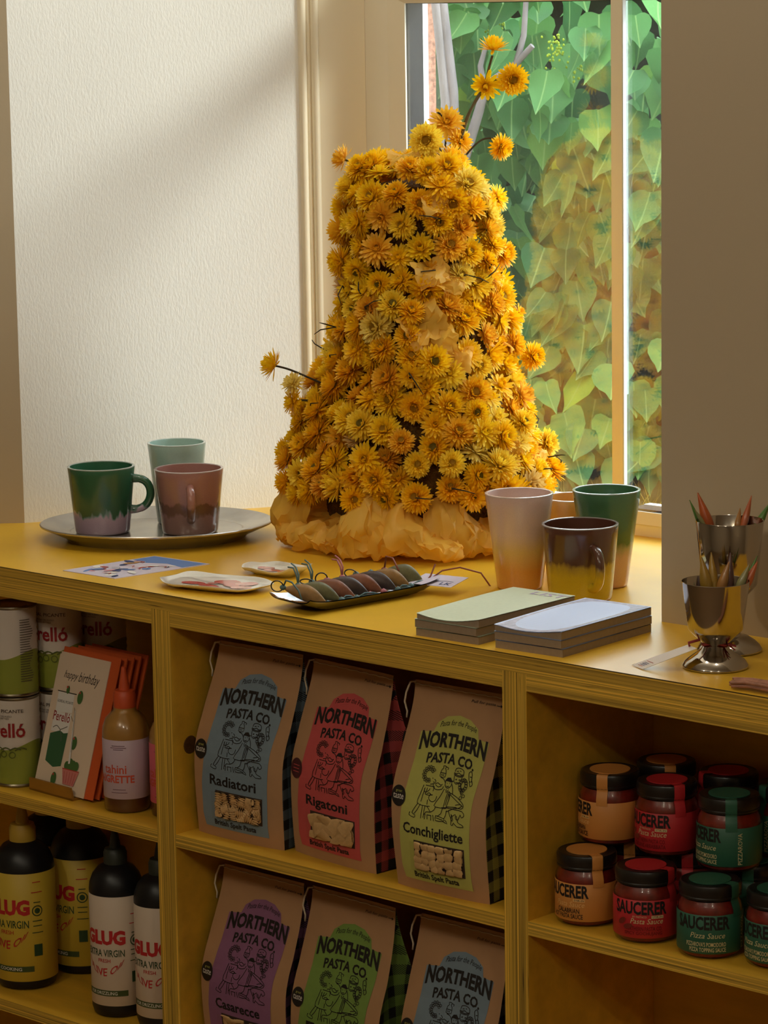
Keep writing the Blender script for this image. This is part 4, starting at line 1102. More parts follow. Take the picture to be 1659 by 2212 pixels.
front = [('broad yellow stick leaning left in the short goblet', 'wax_yellow', (1513, 1200), (1530, 1290), .0072, .010), ('upright yellow stick in the short goblet', 'wax_yellow', (1535, 1192), (1542, 1290), .0062, .006), ('yellow stick leaning right in the short goblet', 'wax_tan', (1572, 1210), (1552, 1285), .0062, .012), ('dark plum stick in the short goblet', 'wax_plum', (1577, 1193), (1572, 1290), .0060, .004), ('sage green stick leaning right in the short goblet', 'wax_sage', (1616, 1215), (1588, 1285), .0056, .012), ('small green stick behind the sage one in the short goblet', 'wax_green', (1635, 1201), (1600, 1280), .0036, .002), ('rose orange stick at the right of the short goblet', 'wax_rose', (1634, 1211), (1604, 1275), .0052, .008)]
for lb, mk, tp, bt, r_, off in front: stick(lb, mk, sp(GF, *tp) + fw * off, sp(GF, *bt) + fw * off * .5, r_, 'sticks in the short goblet')
mat('tag_paper', (226, 214, 204), 0.6); mat('yarn_red', (150, 54, 58), 0.9, bmp=.5, bs=800)
tg = thing('paper_tag', 'white paper tag on red yarn leaning against the short goblet', 'tag', (0.3562, 0.0302, H))
p0 = Vector((0.3444, 0.0356, H + .0006)); p1 = Vector((0.3680, 0.0247, H + .0006)); p2 = Vector((0.4200, 0.0560, H + .026)); p3 = Vector((0.3998, 0.0655, H + .026))
O_ = Vector((0.3562, 0.0302, H)); nrm = (p1 - p0).cross(p3 - p0).normalized() * 0.0005
q = [p - O_ for p in (p0, p1, p2, p3)]
G().add([*q, *[v + nrm for v in q]], [(3, 2, 1, 0), (4, 5, 6, 7), (0, 1, 5, 4), (1, 2, 6, 5), (2, 3, 7, 6), (3, 0, 4, 7)]) 
g = G(); g.add([*q, *[v + nrm for v in q]], [(3, 2, 1, 0), (4, 5, 6, 7), (0, 1, 5, 4), (1, 2, 6, 5), (2, 3, 7, 6), (3, 0, 4, 7)]); g.obj('tag_sheet', 'tag_paper', tg)
a = Art()
for k in range(5): a.stroke([(.10 + .022 * k, .26), (.10 + .022 * k, .70)], (.012, .006, .014, .006, .01)[k], 'ink_navy')
a.stroke([(.24, .2), (.24, .8)], .012, 'ink_red'); a.stroke([(.065, .3), (.065, .7)], .010, 'ink_red')
a.build('print', tg, lambda x, y, d: tuple(q[0].lerp(q[1], y).lerp(q[3].lerp(q[2], y), x) + nrm + nrm.normalized() * d), off=.0002)
g = G(); pts_ = [Vector((0.4055, 0.0622, H + .0245)), Vector((0.405, 0.060, H + .030)), Vector((0.413, 0.070, H + .033))]
for k in range(17):
    an = rad(-165) + 2 * PI * k / 16; pts_.append(Vector((GF.x + .0142 * math.cos(an), GF.y + .0142 * math.sin(an), H + .028 - .002 * math.sin(k))))
g.tube([p - O_ for p in pts_], .0016, 6); g.obj('yarn', 'yarn_red', tg, 180)
g = G()
rr = random.Random(3)
for k in range(9):
    e = Vector((GF.x + .016, GF.y + .0, H + .028)) - O_; g.tube([e, e + Vector((rr.uniform(.004, .014), rr.uniform(-.006, .006), rr.uniform(-.006, .002)))], .0009, 4)
g.obj('yarn_bow', 'yarn_red', tg, 180)
mat('dry_pink', (170, 120, 98), 0.9, var=.25, vs=90)
ps = thing('pink_grass_bunch', 'bunch of dusty pink dried grass lying at the right worktop edge', 'dried grass', (0.54, 0.016, H))
rr = random.Random(6)
for k in range(16):
    y0 = -.012 + .026 * rr.random() * 1.0; z0 = .003 + .006 * rr.random()
    g = G(); pts_ = [(-.046 + rr.uniform(0, .012), y0 * .9 - .003, z0), (-.02, y0 * .7, z0 + .002), (.02, y0 * .8, z0 + .002), (.09, y0 + .02, z0)]
    g.tube(pts_, [.0014, .0020, .0018, .0012], 5); g.obj('grass_stalk', 'dry_pink', ps, 180)

# ------------------------------------------------------------------ shelf goods: olive cans
S1, S0 = 0.547, 0.250
mat('tin', (150, 140, 120), 0.3, 1.0)
def canmat():
    m, nt, p = newmat('can_label'); p.inputs['Roughness'].default_value = 0.35
    tc = N(nt, 'ShaderNodeTexCoord'); sp_ = N(nt, 'ShaderNodeSeparateXYZ'); nt.links.new(tc.outputs['Object'], sp_.inputs[0])
    at = N(nt, 'ShaderNodeMath', operation='ARCTAN2'); nt.links.new(sp_.outputs[1], at.inputs[0]); nt.links.new(sp_.outputs[0], at.inputs[1])
    s2 = N(nt, 'ShaderNodeMath', operation='MULTIPLY_ADD'); s2.inputs[1].default_value = 2.0; s2.inputs[2].default_value = 1.1; nt.links.new(at.outputs[0], s2.inputs[0])
    si = N(nt, 'ShaderNodeMath', operation='SINE'); nt.links.new(s2.outputs[0], si.inputs[0])
    zz = N(nt, 'ShaderNodeMath', operation='MULTIPLY_ADD'); zz.inputs[1].default_value = 0.006; zz.inputs[2].default_value = 0.058; nt.links.new(si.outputs[0], zz.inputs[0])
    gt = N(nt, 'ShaderNodeMath', operation='GREATER_THAN'); nt.links.new(sp_.outputs[2], gt.inputs[0]); nt.links.new(zz.outputs[0], gt.inputs[1])
    r = ramp(nt, [(0, lin((142, 150, 58))), (1, lin((214, 204, 194)))]); nt.links.new(gt.outputs[0], r.inputs[0]); nt.links.new(r.outputs[0], p.inputs['Base Color'])
canmat()
mat('ink_crimson', (150, 30, 32), 0.5); mat('ink_olive', (84, 92, 40), 0.5)
RC, HC = 0.0325, 0.1255
def can_meshes():
    g = G(); pr = [(RC - .0012, .004)]
    for k in range(25):
        z = .007 + k * (HC - .014) / 24
        rib = .0005 * (1 if k % 2 else -1) if (4 < k < 12 or 13 < k < 21) else 0
        pr.append((RC - .0006 + rib, z))
    pr.append((RC - .0012, HC - .004)); g.lathe(pr, 56)
    lab = g.mesh('can_body', 'can_label', 60)
    g = G(); g.lathe([(0.0001, .002), (RC - .003, .002), (RC - .002, 0), (RC, .0008), (RC + .0004, .0025), (RC - .0008, .0045)], 56); bot = g.mesh('bottom_rim', 'tin', 40)
    g = G(); g.lathe([(RC - .0008, HC - .0045), (RC + .0004, HC - .0025), (RC, HC - .0005), (RC - .0015, HC), (RC - .003, HC - .0025), (RC * .6, HC - .0032), (RC * .58, HC - .0026), (0.0001, HC - .0030)], 56); topm = g.mesh('top_rim', 'tin', 40)
    return lab, bot, topm
cm = can_meshes()
a = Art()
a.text('Perelló', 0, .070, .020, 'ink_crimson', .070, bold=.022); a.text('GORDAL PICANTE', 0, .1045, .0048, 'ink_soft', .066, bold=.008); a.text('ACEITUNAS SIN HUESO', 0, .0985, .0024, 'ink_soft', .034); a.text('OLIVES PITTED', 0, .0952, .0024, 'ink_soft', .026)
for x0 in (-.022, -.012, -.001, .012, .020): a.stroke([(x0, .052), (x0 + .008, .056), (x0 + .016, .053)], .0016, 'ink_olive')
for x0, y0 in ((-.018, .046), (-.006, .044), (.004, .047), (.016, .046)): a.stroke([(x0 + .0042 * math.cos(t), y0 + .0042 * math.sin(t)) for t in [2 * PI * k / 10 for k in range(10)]], .0010, 'ink_olive', True)
b = Art()
for k in range(26): b.stroke([(-.009, .022 + k * .0034), (.008 + .003 * math.sin(k * 7), .022 + k * .0034)], .0010, 'ink_soft')
ctext = None
labels_c = ['upper can nearest the front left, showing its small print', 'upper can second in the row with red lettering', 'upper can at the back of the row against the shade', 'lower can nearest the front left with red lettering', 'lower can second in the row behind the greeting cards']
for k in range(5):
    i, up = k % 3, k < 3
    t = thing('olive_can', 'green and white olive tin, ' + labels_c[k], 'can', (-0.737 + .0195 * i, .050 + .0645 * i, S1 + (HC + .0004 if up else 0)), 0, 'stacked olive tins')
    for me, nm in zip(cm, ('can_body', 'bottom_rim', 'top_rim')): link(nm, me, t)
    a0 = rad(-82) if k else rad(-160)
    if k == 0: b.build('small_print', t, on_cyl(RC - .0002, rad(-10), 0), .005, off=.0006)
    if ctext is None or k == 0:
        ob = a.build('lettering', t, on_cyl(RC - .0002, a0, 0), .004, off=.0006)
        if k == 0: ob.data = ob.data
        ctext = ob.data if k else None
    else: link('lettering', ctext, t)

# greeting cards on a small stand
mat('card_cream', (226, 204, 180), 0.7); mat('env_orange', (206, 88, 34), 0.65); mat('olive_green', (70, 108, 52), 0.6); mat('tin_green', (52, 98, 62), 0.6); mat('basket_pink', (206, 124, 116), 0.6); mat('stand_wood', (150, 104, 30), 0.5, var=.15, vs=20)
CB = Vector((-0.6953, 0.0484, S1)); CD = (Vector((-0.5895, 0.0425, S1)) - CB); CW = 0.108
ca = math.atan2(CD.y, CD.x)
lean = rad(17)
def leaning(y_off, x_off=0.0, z_off=0.0):
    """frame of a card: x along the card foot, z up the card face, leaning back"""
    return Matrix.Translation(CB + Vector((math.cos(ca) * x_off - math.sin(ca) * y_off, math.sin(ca) * x_off + math.cos(ca) * y_off, z_off))) @ Matrix.Rotation(ca, 4, 'Z') @ Matrix.Rotation(-lean, 4, 'X')
st = thing('card_stand', 'low wooden card stand with a lip in front of the birthday card', 'stand', (0, 0, 0))
st.matrix_world = Matrix.Translation(CB) @ Matrix.Rotation(ca, 4, 'Z')
G().box((0.002, -.016, 0), (0.096, 0.050, .003)).obj('base', 'stand_wood', st)
G().prism([(0.002, 0.0), (.096, 0.0), (.091, .017), (.002, .017)], -.016, -.0125).xform(Matrix.Rotation(PI / 2, 4, 'X') @ Matrix.Scale(-1, 4, (0, 0, 1))).obj('lip', 'stand_wood', st)
cdt = thing('greeting_card', 'tall cream birthday card with a green tin drawing at the front of the stand', 'card', (0, 0, 0)); cdt.matrix_world = leaning(-.006, 0, .0035)
HCd = 0.187
G().box((0, -.0012, 0), (CW, 0, HCd)).obj('card_sheet', 'card_cream', cdt)
a = Art()
def U(x, y): return (x * CW, y * HCd)
a.stroke([U(.22, .80), U(.22, .875), U(.225, .84), U(.26, .845), U(.265, .815)], .0010, 'ink_soft')
a.text('happy', *U(.30, .80), .0135, 'ink_soft', .030, shear=.35); a.text('birthday', *U(.66, .785), .018, 'ink_soft', .044, shear=.35)
a.items.pop(0)
a.poly([U(.13, .56), U(.46, .575), U(.44, .71), U(.12, .71)], 'card_white'); a.stroke([U(.10, .715), U(.48, .715)], .0012, 'ink')
a.poly([U(.12, .42), U(.46, .42), U(.46, .57), U(.12, .56)], 'card_white')
a.text('Perelló', *U(.28, .50), .013, 'ink_crimson', .036, bold=.012); a.text('GORDAL PICANTE', *U(.29, .635), .0036, 'ink', .034)
a.poly([U(.13, .20), U(.30, .165), U(.45, .185), U(.46, .43), U(.38, .42), U(.30, .435), U(.12, .40)], 'tin_green')
for p in ([U(.15, .445), U(.22, .465), U(.30, .44)], [U(.30, .44), U(.38, .46), U(.43, .475)], [U(.30, .44), U(.34, .40), U(.36, .36)]): a.stroke(p, .0012, 'stalk')
for x, y, s_ in ((.30, .735, .6), (.56, .70, 1.), (.62, .37, 1.), (.36, .085, 1.)): a.ell(*U(x, y), .0056 * s_, .0092 * s_, 'olive_green'); a.ell(U(x, y)[0] - .002, U(x, y)[1] + .006 * s_, .002, .0016, 'ink_red', 10)
for x, y in ((.57, .20), (.63, .225), (.69, .215), (.75, .21), (.60, .18), (.67, .19), (.73, .18)): a.ell(*U(x, y), .0055, .0062, 'olive_green')
a.poly([U(.50, .175), U(.83, .175), U(.77, .065), U(.56, .065)], 'basket_pink'); a.stroke([U(.50, .175), U(.83, .175)], .0014, 'ink_red')
for k in range(5): a.stroke([U(.55 + .055 * k, .16), U(.57 + .045 * k, .075)], .0007, 'ink_red')
a.poly([U(.515, .60), U(.535, .60), U(.63, .22), U(.595, .215)], 'card_white'); a.stroke([U(.50, .62), U(.53, .56), U(.56, .45), U(.60, .30)], .0006, 'ink'); a.stroke([U(.47, .555), U(.50, .535), U(.53, .52)], .0007, 'ink')
a.build('drawing', cdt, lambda x, y, d: (x, -.0012 - d, y), off=.0002, lay=.00004)
e = thing('orange_envelope', 'bright orange envelope directly behind the birthday card', 'envelope', (0, 0, 0), 0, 'orange envelopes'); e.matrix_world = leaning(-.0045, .004, .0035)
G().box((0, -.001, 0), (CW + .014, 0, HCd + .007)).obj('envelope_sheet', 'env_orange', e)
ords = ['second', 'third', 'fourth', 'fifth']
for k in range(4):
    o_ = .004 + .0105 * k
    e = thing('orange_envelope', ords[k] + ' orange envelope in the row behind the birthday card', 'envelope', (0, 0, 0), 0, 'orange envelopes'); e.matrix_world = leaning(o_, .008 + .002 * k, .0035)
    G().box((0, -.0008, 0), (CW + .012, .0012, HCd + .006)).obj('envelope_sheet', 'env_orange', e)
    e = thing('greeting_card', ords[k] + ' cream card tucked between the orange envelopes', 'card', (0, 0, 0), 0, 'cards behind the birthday card'); e.matrix_world = leaning(o_ + .0026, .004 + .002 * k, .0035)
    G().box((0, 0, 0), (CW + .010, .0016, HCd + .003)).obj('card_sheet', 'card_cream', e)

# ------------------------------------------------------------------ bottles
mat('cap_orange', (204, 82, 40), 0.45); mat('cap_yellow', (186, 152, 52), 0.5); mat('cap_dark', (46, 50, 40), 0.5)
mat('dressing', (176, 130, 62), 0.35, coat=.5, var=.12, vs=40); mat('dressing_low', (92, 52, 26), .3, coat=.5)
mat('label_lilac', (198, 176, 190), 0.5); mat('label_pink', (216, 100, 118), 0.5); mat('ink_orange', (208, 82, 56), 0.5); mat('ink_plum', (120, 84, 100), .5)
mat('bottle_black', (22, 22, 24), 0.38, spec=.4); mat('label_yellow', (206, 176, 60), 0.5); mat('label_white', (214, 196, 176), 0.5); mat('band_green', (62, 76, 34), .5); mat('ink_scarlet', (190, 40, 42), .5); mat('ink_forest', (44, 70, 40), .5)
def nozzle(t, r, z, hc, hn, mk):
    g = G(); n_ = 48
    g.lathe([(r * .85, z), (r, z + .0005), (r, z + hc * .75), (r * .96, z + hc * .8), (r * .88, z + hc), (r * .52, z + hc + .001), (0.0001, z + hc + .001)], n_)
    c = g.obj('cap', mk, t, 40)
    g = G(); g.lathe([(r * .52, z + hc), (r * .42, z + hc + hn * .35), (r * .24, z + hc + hn * .85), (r * .20, z + hc + hn * .97), (r * .1, z + hc + hn), (0.0001, z + hc + hn)], 24); g.obj('nozzle', mk, t, 40)
def dressing(label, loc, lab, a0):
    t = thing('dressing_bottle', label, 'bottle', loc, 0, 'dressing bottles')
    r = .0310
    G().lathe([(0.0001, .001), (r * .8, .0005), (r * .93, .002), (r * .985, .008), (r * .985, .026)], 48).obj('sediment', 'dressing_low', t, 50)
    G().lathe([(r * .985, .026), (r * .985, .104), (r * .96, .112), (r * .82, .1235), (r * .56, .1315), (r * .48, .1345), (r * .48, .1385)], 48).obj('dressing_fill', 'dressing', t, 50)
    G().lathe([(0.0001, 0), (r * .85, 0), (r * .97, .002), (r * 1.0, .008), (r * 1.0, .105), (r * .975, .113), (r * .84, .1245), (r * .58, .133), (r * .50, .136), (r * .50, .140)], 48).obj('bottle_shell', 'clear', t, 50)
    lb = G().lathe([(r * 1.003, .020), (r * 1.008, .0202), (r * 1.008, .0990), (r * 1.003, .0992)], 48).obj('paper_label', lab, t, 50)
    nozzle(t, .0150, .138, .023, .032, 'cap_orange')
    a = Art(); a.text('tahini', -.006, .0545, .012, 'ink_orange', .033, bold=.012); a.text('VINAIGRETTE', -.016, .042, .0105, 'ink_orange', .074, bold=.03)
    for k, (y, w) in enumerate(((.092, .022), (.0895, .026), (.087, .018), (.033, .02), (.029, .026), (.0255, .012))): a.text('mmmnnunmu'[:4 + k], 0, y, .0014, 'ink_plum', w)
    a.items = a.items[:2]
    for y, w in ((.092, .018), (.0895, .022), (.087, .014), (.033, .018), (.029, .022)): a.stroke([(-w / 2, y), (w / 2, y)], .0008, 'ink_plum')
    a.build('lettering', t, on_cyl(r * 1.008, a0), .004, off=.0003)
dressing('tan dressing bottle with orange nozzle cap and lilac label beside the cards', (-0.5161, 0.050, S1), 'label_lilac', rad(-62))
dressing('tan dressing bottle with pink label half hidden behind the upright', (-0.4470, 0.0700, S1), 'label_pink', rad(-75))
def oil(label, loc, r, h, lab, band, capm, a0, word, sc, grp, z1, z2):
    t = thing('oil_bottle', label, 'bottle', loc, 0, grp)
    zs = h
    G().lathe([(0.0001, 0), (r * .80, 0), (r * .93, .003), (r, .012), (r, zs - r * .95), (r * .97, zs - r * .72), (r * .86, zs - r * .42), (r * .66, zs - r * .17), (r * .40, zs - r * .03), (r * .36, zs)], 56).obj('bottle_body', 'bottle_black', t, 50)
    G().lathe([(r * 1.0, z1), (r * 1.008, z1 + .0003), (r * 1.008, z2 - .0003), (r * 1.0, z2)], 56).obj('paper_label', lab, t, 50)
    nozzle(t, r * .43, zs - .002, r * .56, r * .80, capm)
    a = Art(); k = sc
    a.poly([(-.9 * r, z1 + .014), (r * .9, z1 + .014), (r * .9, z1 + .022), (-.9 * r, z1 + .022)], 'band_green'); a.text(band, -.1 * r, z1 + .0157, .0046, 'white_ink', 1.2 * r, bold=.01)
    a.text('GLUG', 0, z1 + .079 * k, .019 * k, 'ink_scarlet', .058 * k, bold=.055); a.text('EXTRA VIRGIN', 0, z1 + .064 * k, .0092 * k, 'ink_forest', .055 * k, bold=.012)
    a.text('FRESH', .001, z1 + .0565 * k, .0046 * k, 'ink_scarlet', .017 * k, bold=.01)
    arc = lambda u, v, x, y, w, hh: ((.5 + (u - .5) * (1 + .25 * (v - .5))) * w, y + .016 * k * (2 * (u - .5)) ** 2)
    a.text('OLIVE OIL', 0, z1 + .0385 * k, .0105 * k, 'ink_scarlet', .056 * k, bold=.012, warp=arc)
    a.build('lettering', t, on_cyl(r * 1.008, a0), .005, off=.0003)
    b = Art()
    for y, w in ((.118, .012), (.106, .016), (.094, .010), (.072, .014), (.066, .013), (.058, .016)): b.stroke([(-w / 2, z1 + y * k), (w / 2, z1 + y * k)], .0012, 'ink_scarlet' if y > .1 else 'ink_forest')
    b.stroke([(.007 * math.cos(q_), z1 + .084 * k + .007 * math.sin(q_)) for q_ in [2 * PI * j / 12 for j in range(12)]], .0014, 'ink_forest', True); b.ell(0, z1 + .084 * k, .004, .004, 'ink_forest')
    b.rect(-.006, z1 + .030 * k, .006, z1 + .044 * k, 'ink_forest')
    b.build('small_print', t, on_cyl(r * 1.008, a0 + .045 / r), .005, off=.0003)
Z0 = S0
g_o = 'black oil bottles on the lower shelf'
oil('large black oil bottle with yellow label at the lower left front', (-0.7600, 0.0726, Z0), .0430, .208, 'label_yellow', 'FOR COOKING', 'cap_yellow', rad(-78), 'GLUG', 1.2, g_o, .014, .168)
oil('large black oil bottle with yellow label behind the white labelled ones', (-0.7515, 0.1700, Z0), .0430, .208, 'label_yellow', 'FOR COOKING', 'cap_yellow', rad(-100), 'GLUG', 1.2, g_o, .014, .168)
oil('slim black oil bottle with white label, left of the two white labelled', (-0.5685, 0.0720, Z0), .0370, .210, 'label_white', 'FOR DRIZZLING', 'cap_dark', rad(-74), 'GLUG', 1.08, g_o, .018, .170)
oil('slim black oil bottle with white label against the upright', (-0.4836, 0.0757, Z0), .0370, .210, 'label_white', 'FOR DRIZZLING', 'cap_dark', rad(-74), 'GLUG', 1.08, g_o, .018, .170)
oil('black oil bottle at the back left with only its cap in view', (-0.8420, 0.1900, Z0), .0430, .208, 'label_yellow', 'FOR COOKING', 'cap_yellow', rad(-90), 'GLUG', 1.2, g_o, .014, .168)

# ------------------------------------------------------------------ paper bags of pasta
mat('kraft', (178, 136, 96), 0.8, var=0.06, vs=25, bmp=0.25, bs=18, bd=0.002)
mat('string_white', (214, 196, 170), 0.9); mat('sticker_black', (26, 22, 22), 0.5); mat('sticker_maroon', (74, 30, 34), .5)
mat('pasta', (214, 176, 122), 0.55, var=.1, vs=200); mat('inside_shade', (58, 40, 28), .8)
glass('film', (0.97, 0.95, 0.92), 0.06, 1.4, 1.6)
PANEL = {'blue': (120, 138, 152), 'red': (196, 80, 80), 'lime': (182, 180, 92), 'purple': (140, 92, 126), 'green': (118, 148, 66)}
for k_, c_ in PANEL.items(): mat('panel_' + k_, c_, 0.75, var=.04, vs=60); plaid('plaid_' + k_, c_)
DRAW = [  # people in line, each a list of strokes in a unit box
    [(.22, .66), (.19, .50), (.16, .33), (.27, .30), (.38, .31)], [(.40, .66), (.39, .58)], [(.25, .66), (.40, .66)],
    [(.25, .62), (.22, .36)], [(.29, .62), (.27, .50)], [(.33, .42), (.33, .33)],
    [(.37, .79), (.40, .76), (.385, .72), (.35, .70), (.32, .69)], [(.33, .80), (.345, .80)], [(.36, .735), (.38, .74)],
    [(.24, .60), (.26, .54), (.32, .58), (.33, .62)],
    [(.18, .33), (.12, .22), (.08, .13)], [(.22, .32), (.17, .2), (.12, .12)], [(.05, .14), (.03, .08), (.12, .05), (.14, .09), (.08, .13)],
    [(.26, .30), (.25, .18), (.24, .06)], [(.30, .30), (.29, .18), (.285, .08)],
    [(.36, .52), (.34, .46), (.37, .41), (.42, .40), (.46, .44), (.47, .51)], [(.37, .70), (.39, .64), (.46, .62), (.53, .65), (.545, .70)],
    [(.40, .71), (.44, .74), (.49, .71), (.52, .73)], [(.41, .70), (.46, .67), (.51, .70)], [(.30, .52), (.34, .54), (.38, .51)], [(.28, .505), (.34, .50), (.40, .52)],
    [(.45, .98), (.44, .86), (.53, .86), (.52, .97), (.50, 1.0), (.51, 1.04), (.46, 1.04), (.47, 1.0), (.45, .98)], [(.445, .92), (.525, .92)], [(.46, .90), (.46, .87)], [(.48, .90), (.48, .87)], [(.50, .90), (.50, .87)], [(.51, 1.03), (.55, 1.02), (.54, .99)],
    [(.46, .84), (.52, .82), (.56, .76)], [(.56, .80), (.565, .72), (.61, .68), (.66, .72), (.665, .78)], [(.59, .76), (.60, .76)], [(.63, .77), (.64, .77)], [(.59, .715), (.61, .705), (.63, .72)],
    [(.57, .66), (.52, .50), (.45, .34), (.55, .32), (.66, .33)], [(.60, .66), (.61, .60), (.64, .66)], [(.66, .62), (.68, .50)],
    [(.67, .98), (.68, 1.04), (.745, 1.055), (.81, 1.02), (.82, .96)], [(.66, .965), (.70, .95), (.74, .97), (.78, .945), (.83, .955)], [(.66, .945), (.74, .925), (.83, .935)], [(.67, .925), (.74, .905), (.82, .915)], [(.70, .99), (.73, 1.0)], [(.75, 1.01), (.77, 1.0)],
    [(.68, .91), (.69, .82), (.74, .775), (.79, .82), (.805, .90)], [(.71, .86), (.73, .85)], [(.71, .845), (.73, .865)], [(.765, .86), (.785, .85)], [(.765, .845), (.785, .865)], [(.72, .81), (.745, .80), (.77, .815)],
    [(.66, .78), (.70, .70), (.72, .60)], [(.80, .80), (.84, .72), (.86, .60)],
    [(.64, .62), (.61, .36), (.655, .35), (.685, .60), (.64, .62)], [(.66, .60), (.635, .38)], [(.685, .61), (.80, .56), (.90, .48), (.93, .42), (.90, .37), (.80, .38), (.66, .36)], [(.69, .58), (.86, .46), (.92, .42)],
    [(.90, 1.0), (.93, .88), (.97, .86), (.96, .98), (.93, 1.04), (.90, 1.0)], [(.93, .94), (.96, .94)], [(.94, .86), (.97, .78), (1.0, .82), (.975, .88)],
    [(.58, .33), (.66, .345), (.80, .34), (.92, .33), (.96, .26), (.92, .22), (.90, .27), (.87, .17), (.83, .18), (.82, .26), (.78, .22), (.75, .25)],
    [(.80, .36), (.86, .38), (.90, .42), (.88, .45), (.80, .42)], [(.70, .30), (.76, .34), (.82, .39)], [(.66, .27), (.72, .31)],
    [(.60, .33), (.58, .22), (.52, .16)], [(.67, .30), (.66, .20), (.63, .13)], [(.50, .17), (.50, .08), (.62, .09), (.64, .14), (.50, .17)], [(.62, .09), (.70, .06), (.66, .12)], [(.51, .13), (.62, .11)],
    [(.70, .30), (.74, .20), (.78, .12)], [(.76, .24), (.79, .14)], [(.76, .24), (.76, .06), (.79, .06), (.80, .10), (.86, .04), (.96, .05), (.93, .09), (.87, .12), (.84, .24)],
    [(.30, .14), (.33, .20), (.40, .21), (.46, .26), (.48, .32)], [(.32, .16), (.31, .06)], [(.35, .15), (.36, .07)], [(.42, .16), (.42, .06)], [(.45, .17), (.47, .06)], [(.35, .15), (.42, .15)], [(.34, .30), (.40, .22)]]
CURL = [(.26, .86, .085, .13), ]
def ring(x, y, r_, n=7): return [(x + r_ * .8 * math.cos(2 * PI * k / n), y + r_ * math.sin(2 * PI * k / n)) for k in range(n)]
_dr = random.Random(9)
RINGS = [ring(.26 + .095 * math.cos(t) * q_, .86 + .13 * math.sin(t) * q_ - .02 * (1 - q_), .020) for q_ in (1.0, .68) for t in [rad(40 + 25 * j) for j in range(11)]] + [ring(.855 + .05 * math.cos(t), .78 + .09 * math.sin(t), .030) for t in [rad(30 * j) for j in range(12)]] + [ring(.86, .66, .03), ring(.90, .60, .028), ring(.86, .56, .026)]
def bag_geom(w, h, dp, lean, seed):
    rs = random.Random(seed); p1, p2 = rs.uniform(0, 6), rs.uniform(0, 6)
    sm = lambda t: max(0, min(1, t)) ** 2 * (3 - 2 * max(0, min(1, t)))
    def wd(v): return w * (1 + .025 * math.sin(PI * v) - .035 * sm((v - .6) / .4))
    def yf(v): return -.0055 * math.sin(PI * min(1, v / .62)) + dp * .5 * sm((v - .40) / .62)
    def front(u, v):
        z = v * h
        x = (u - .5) * wd(v) + lean * v + .0015 * math.sin(7 * v + p1)
        y = yf(v) + .0016 * math.sin(9 * v + p2) * math.sin(PI * u) - .004 * math.sin(PI * u) * sm(v / .1) * sm((.7 - v) / .4) + .004 * (abs(u - .5) * 2) ** 4 * (1 - v)
        return Vector((x, y, z))
    def back_(u, v):
        p = front(u, v); return Vector((p.x, dp - yf(v) + .001 if v < .999 else p.y + .0008, p.z))
    return front, back_
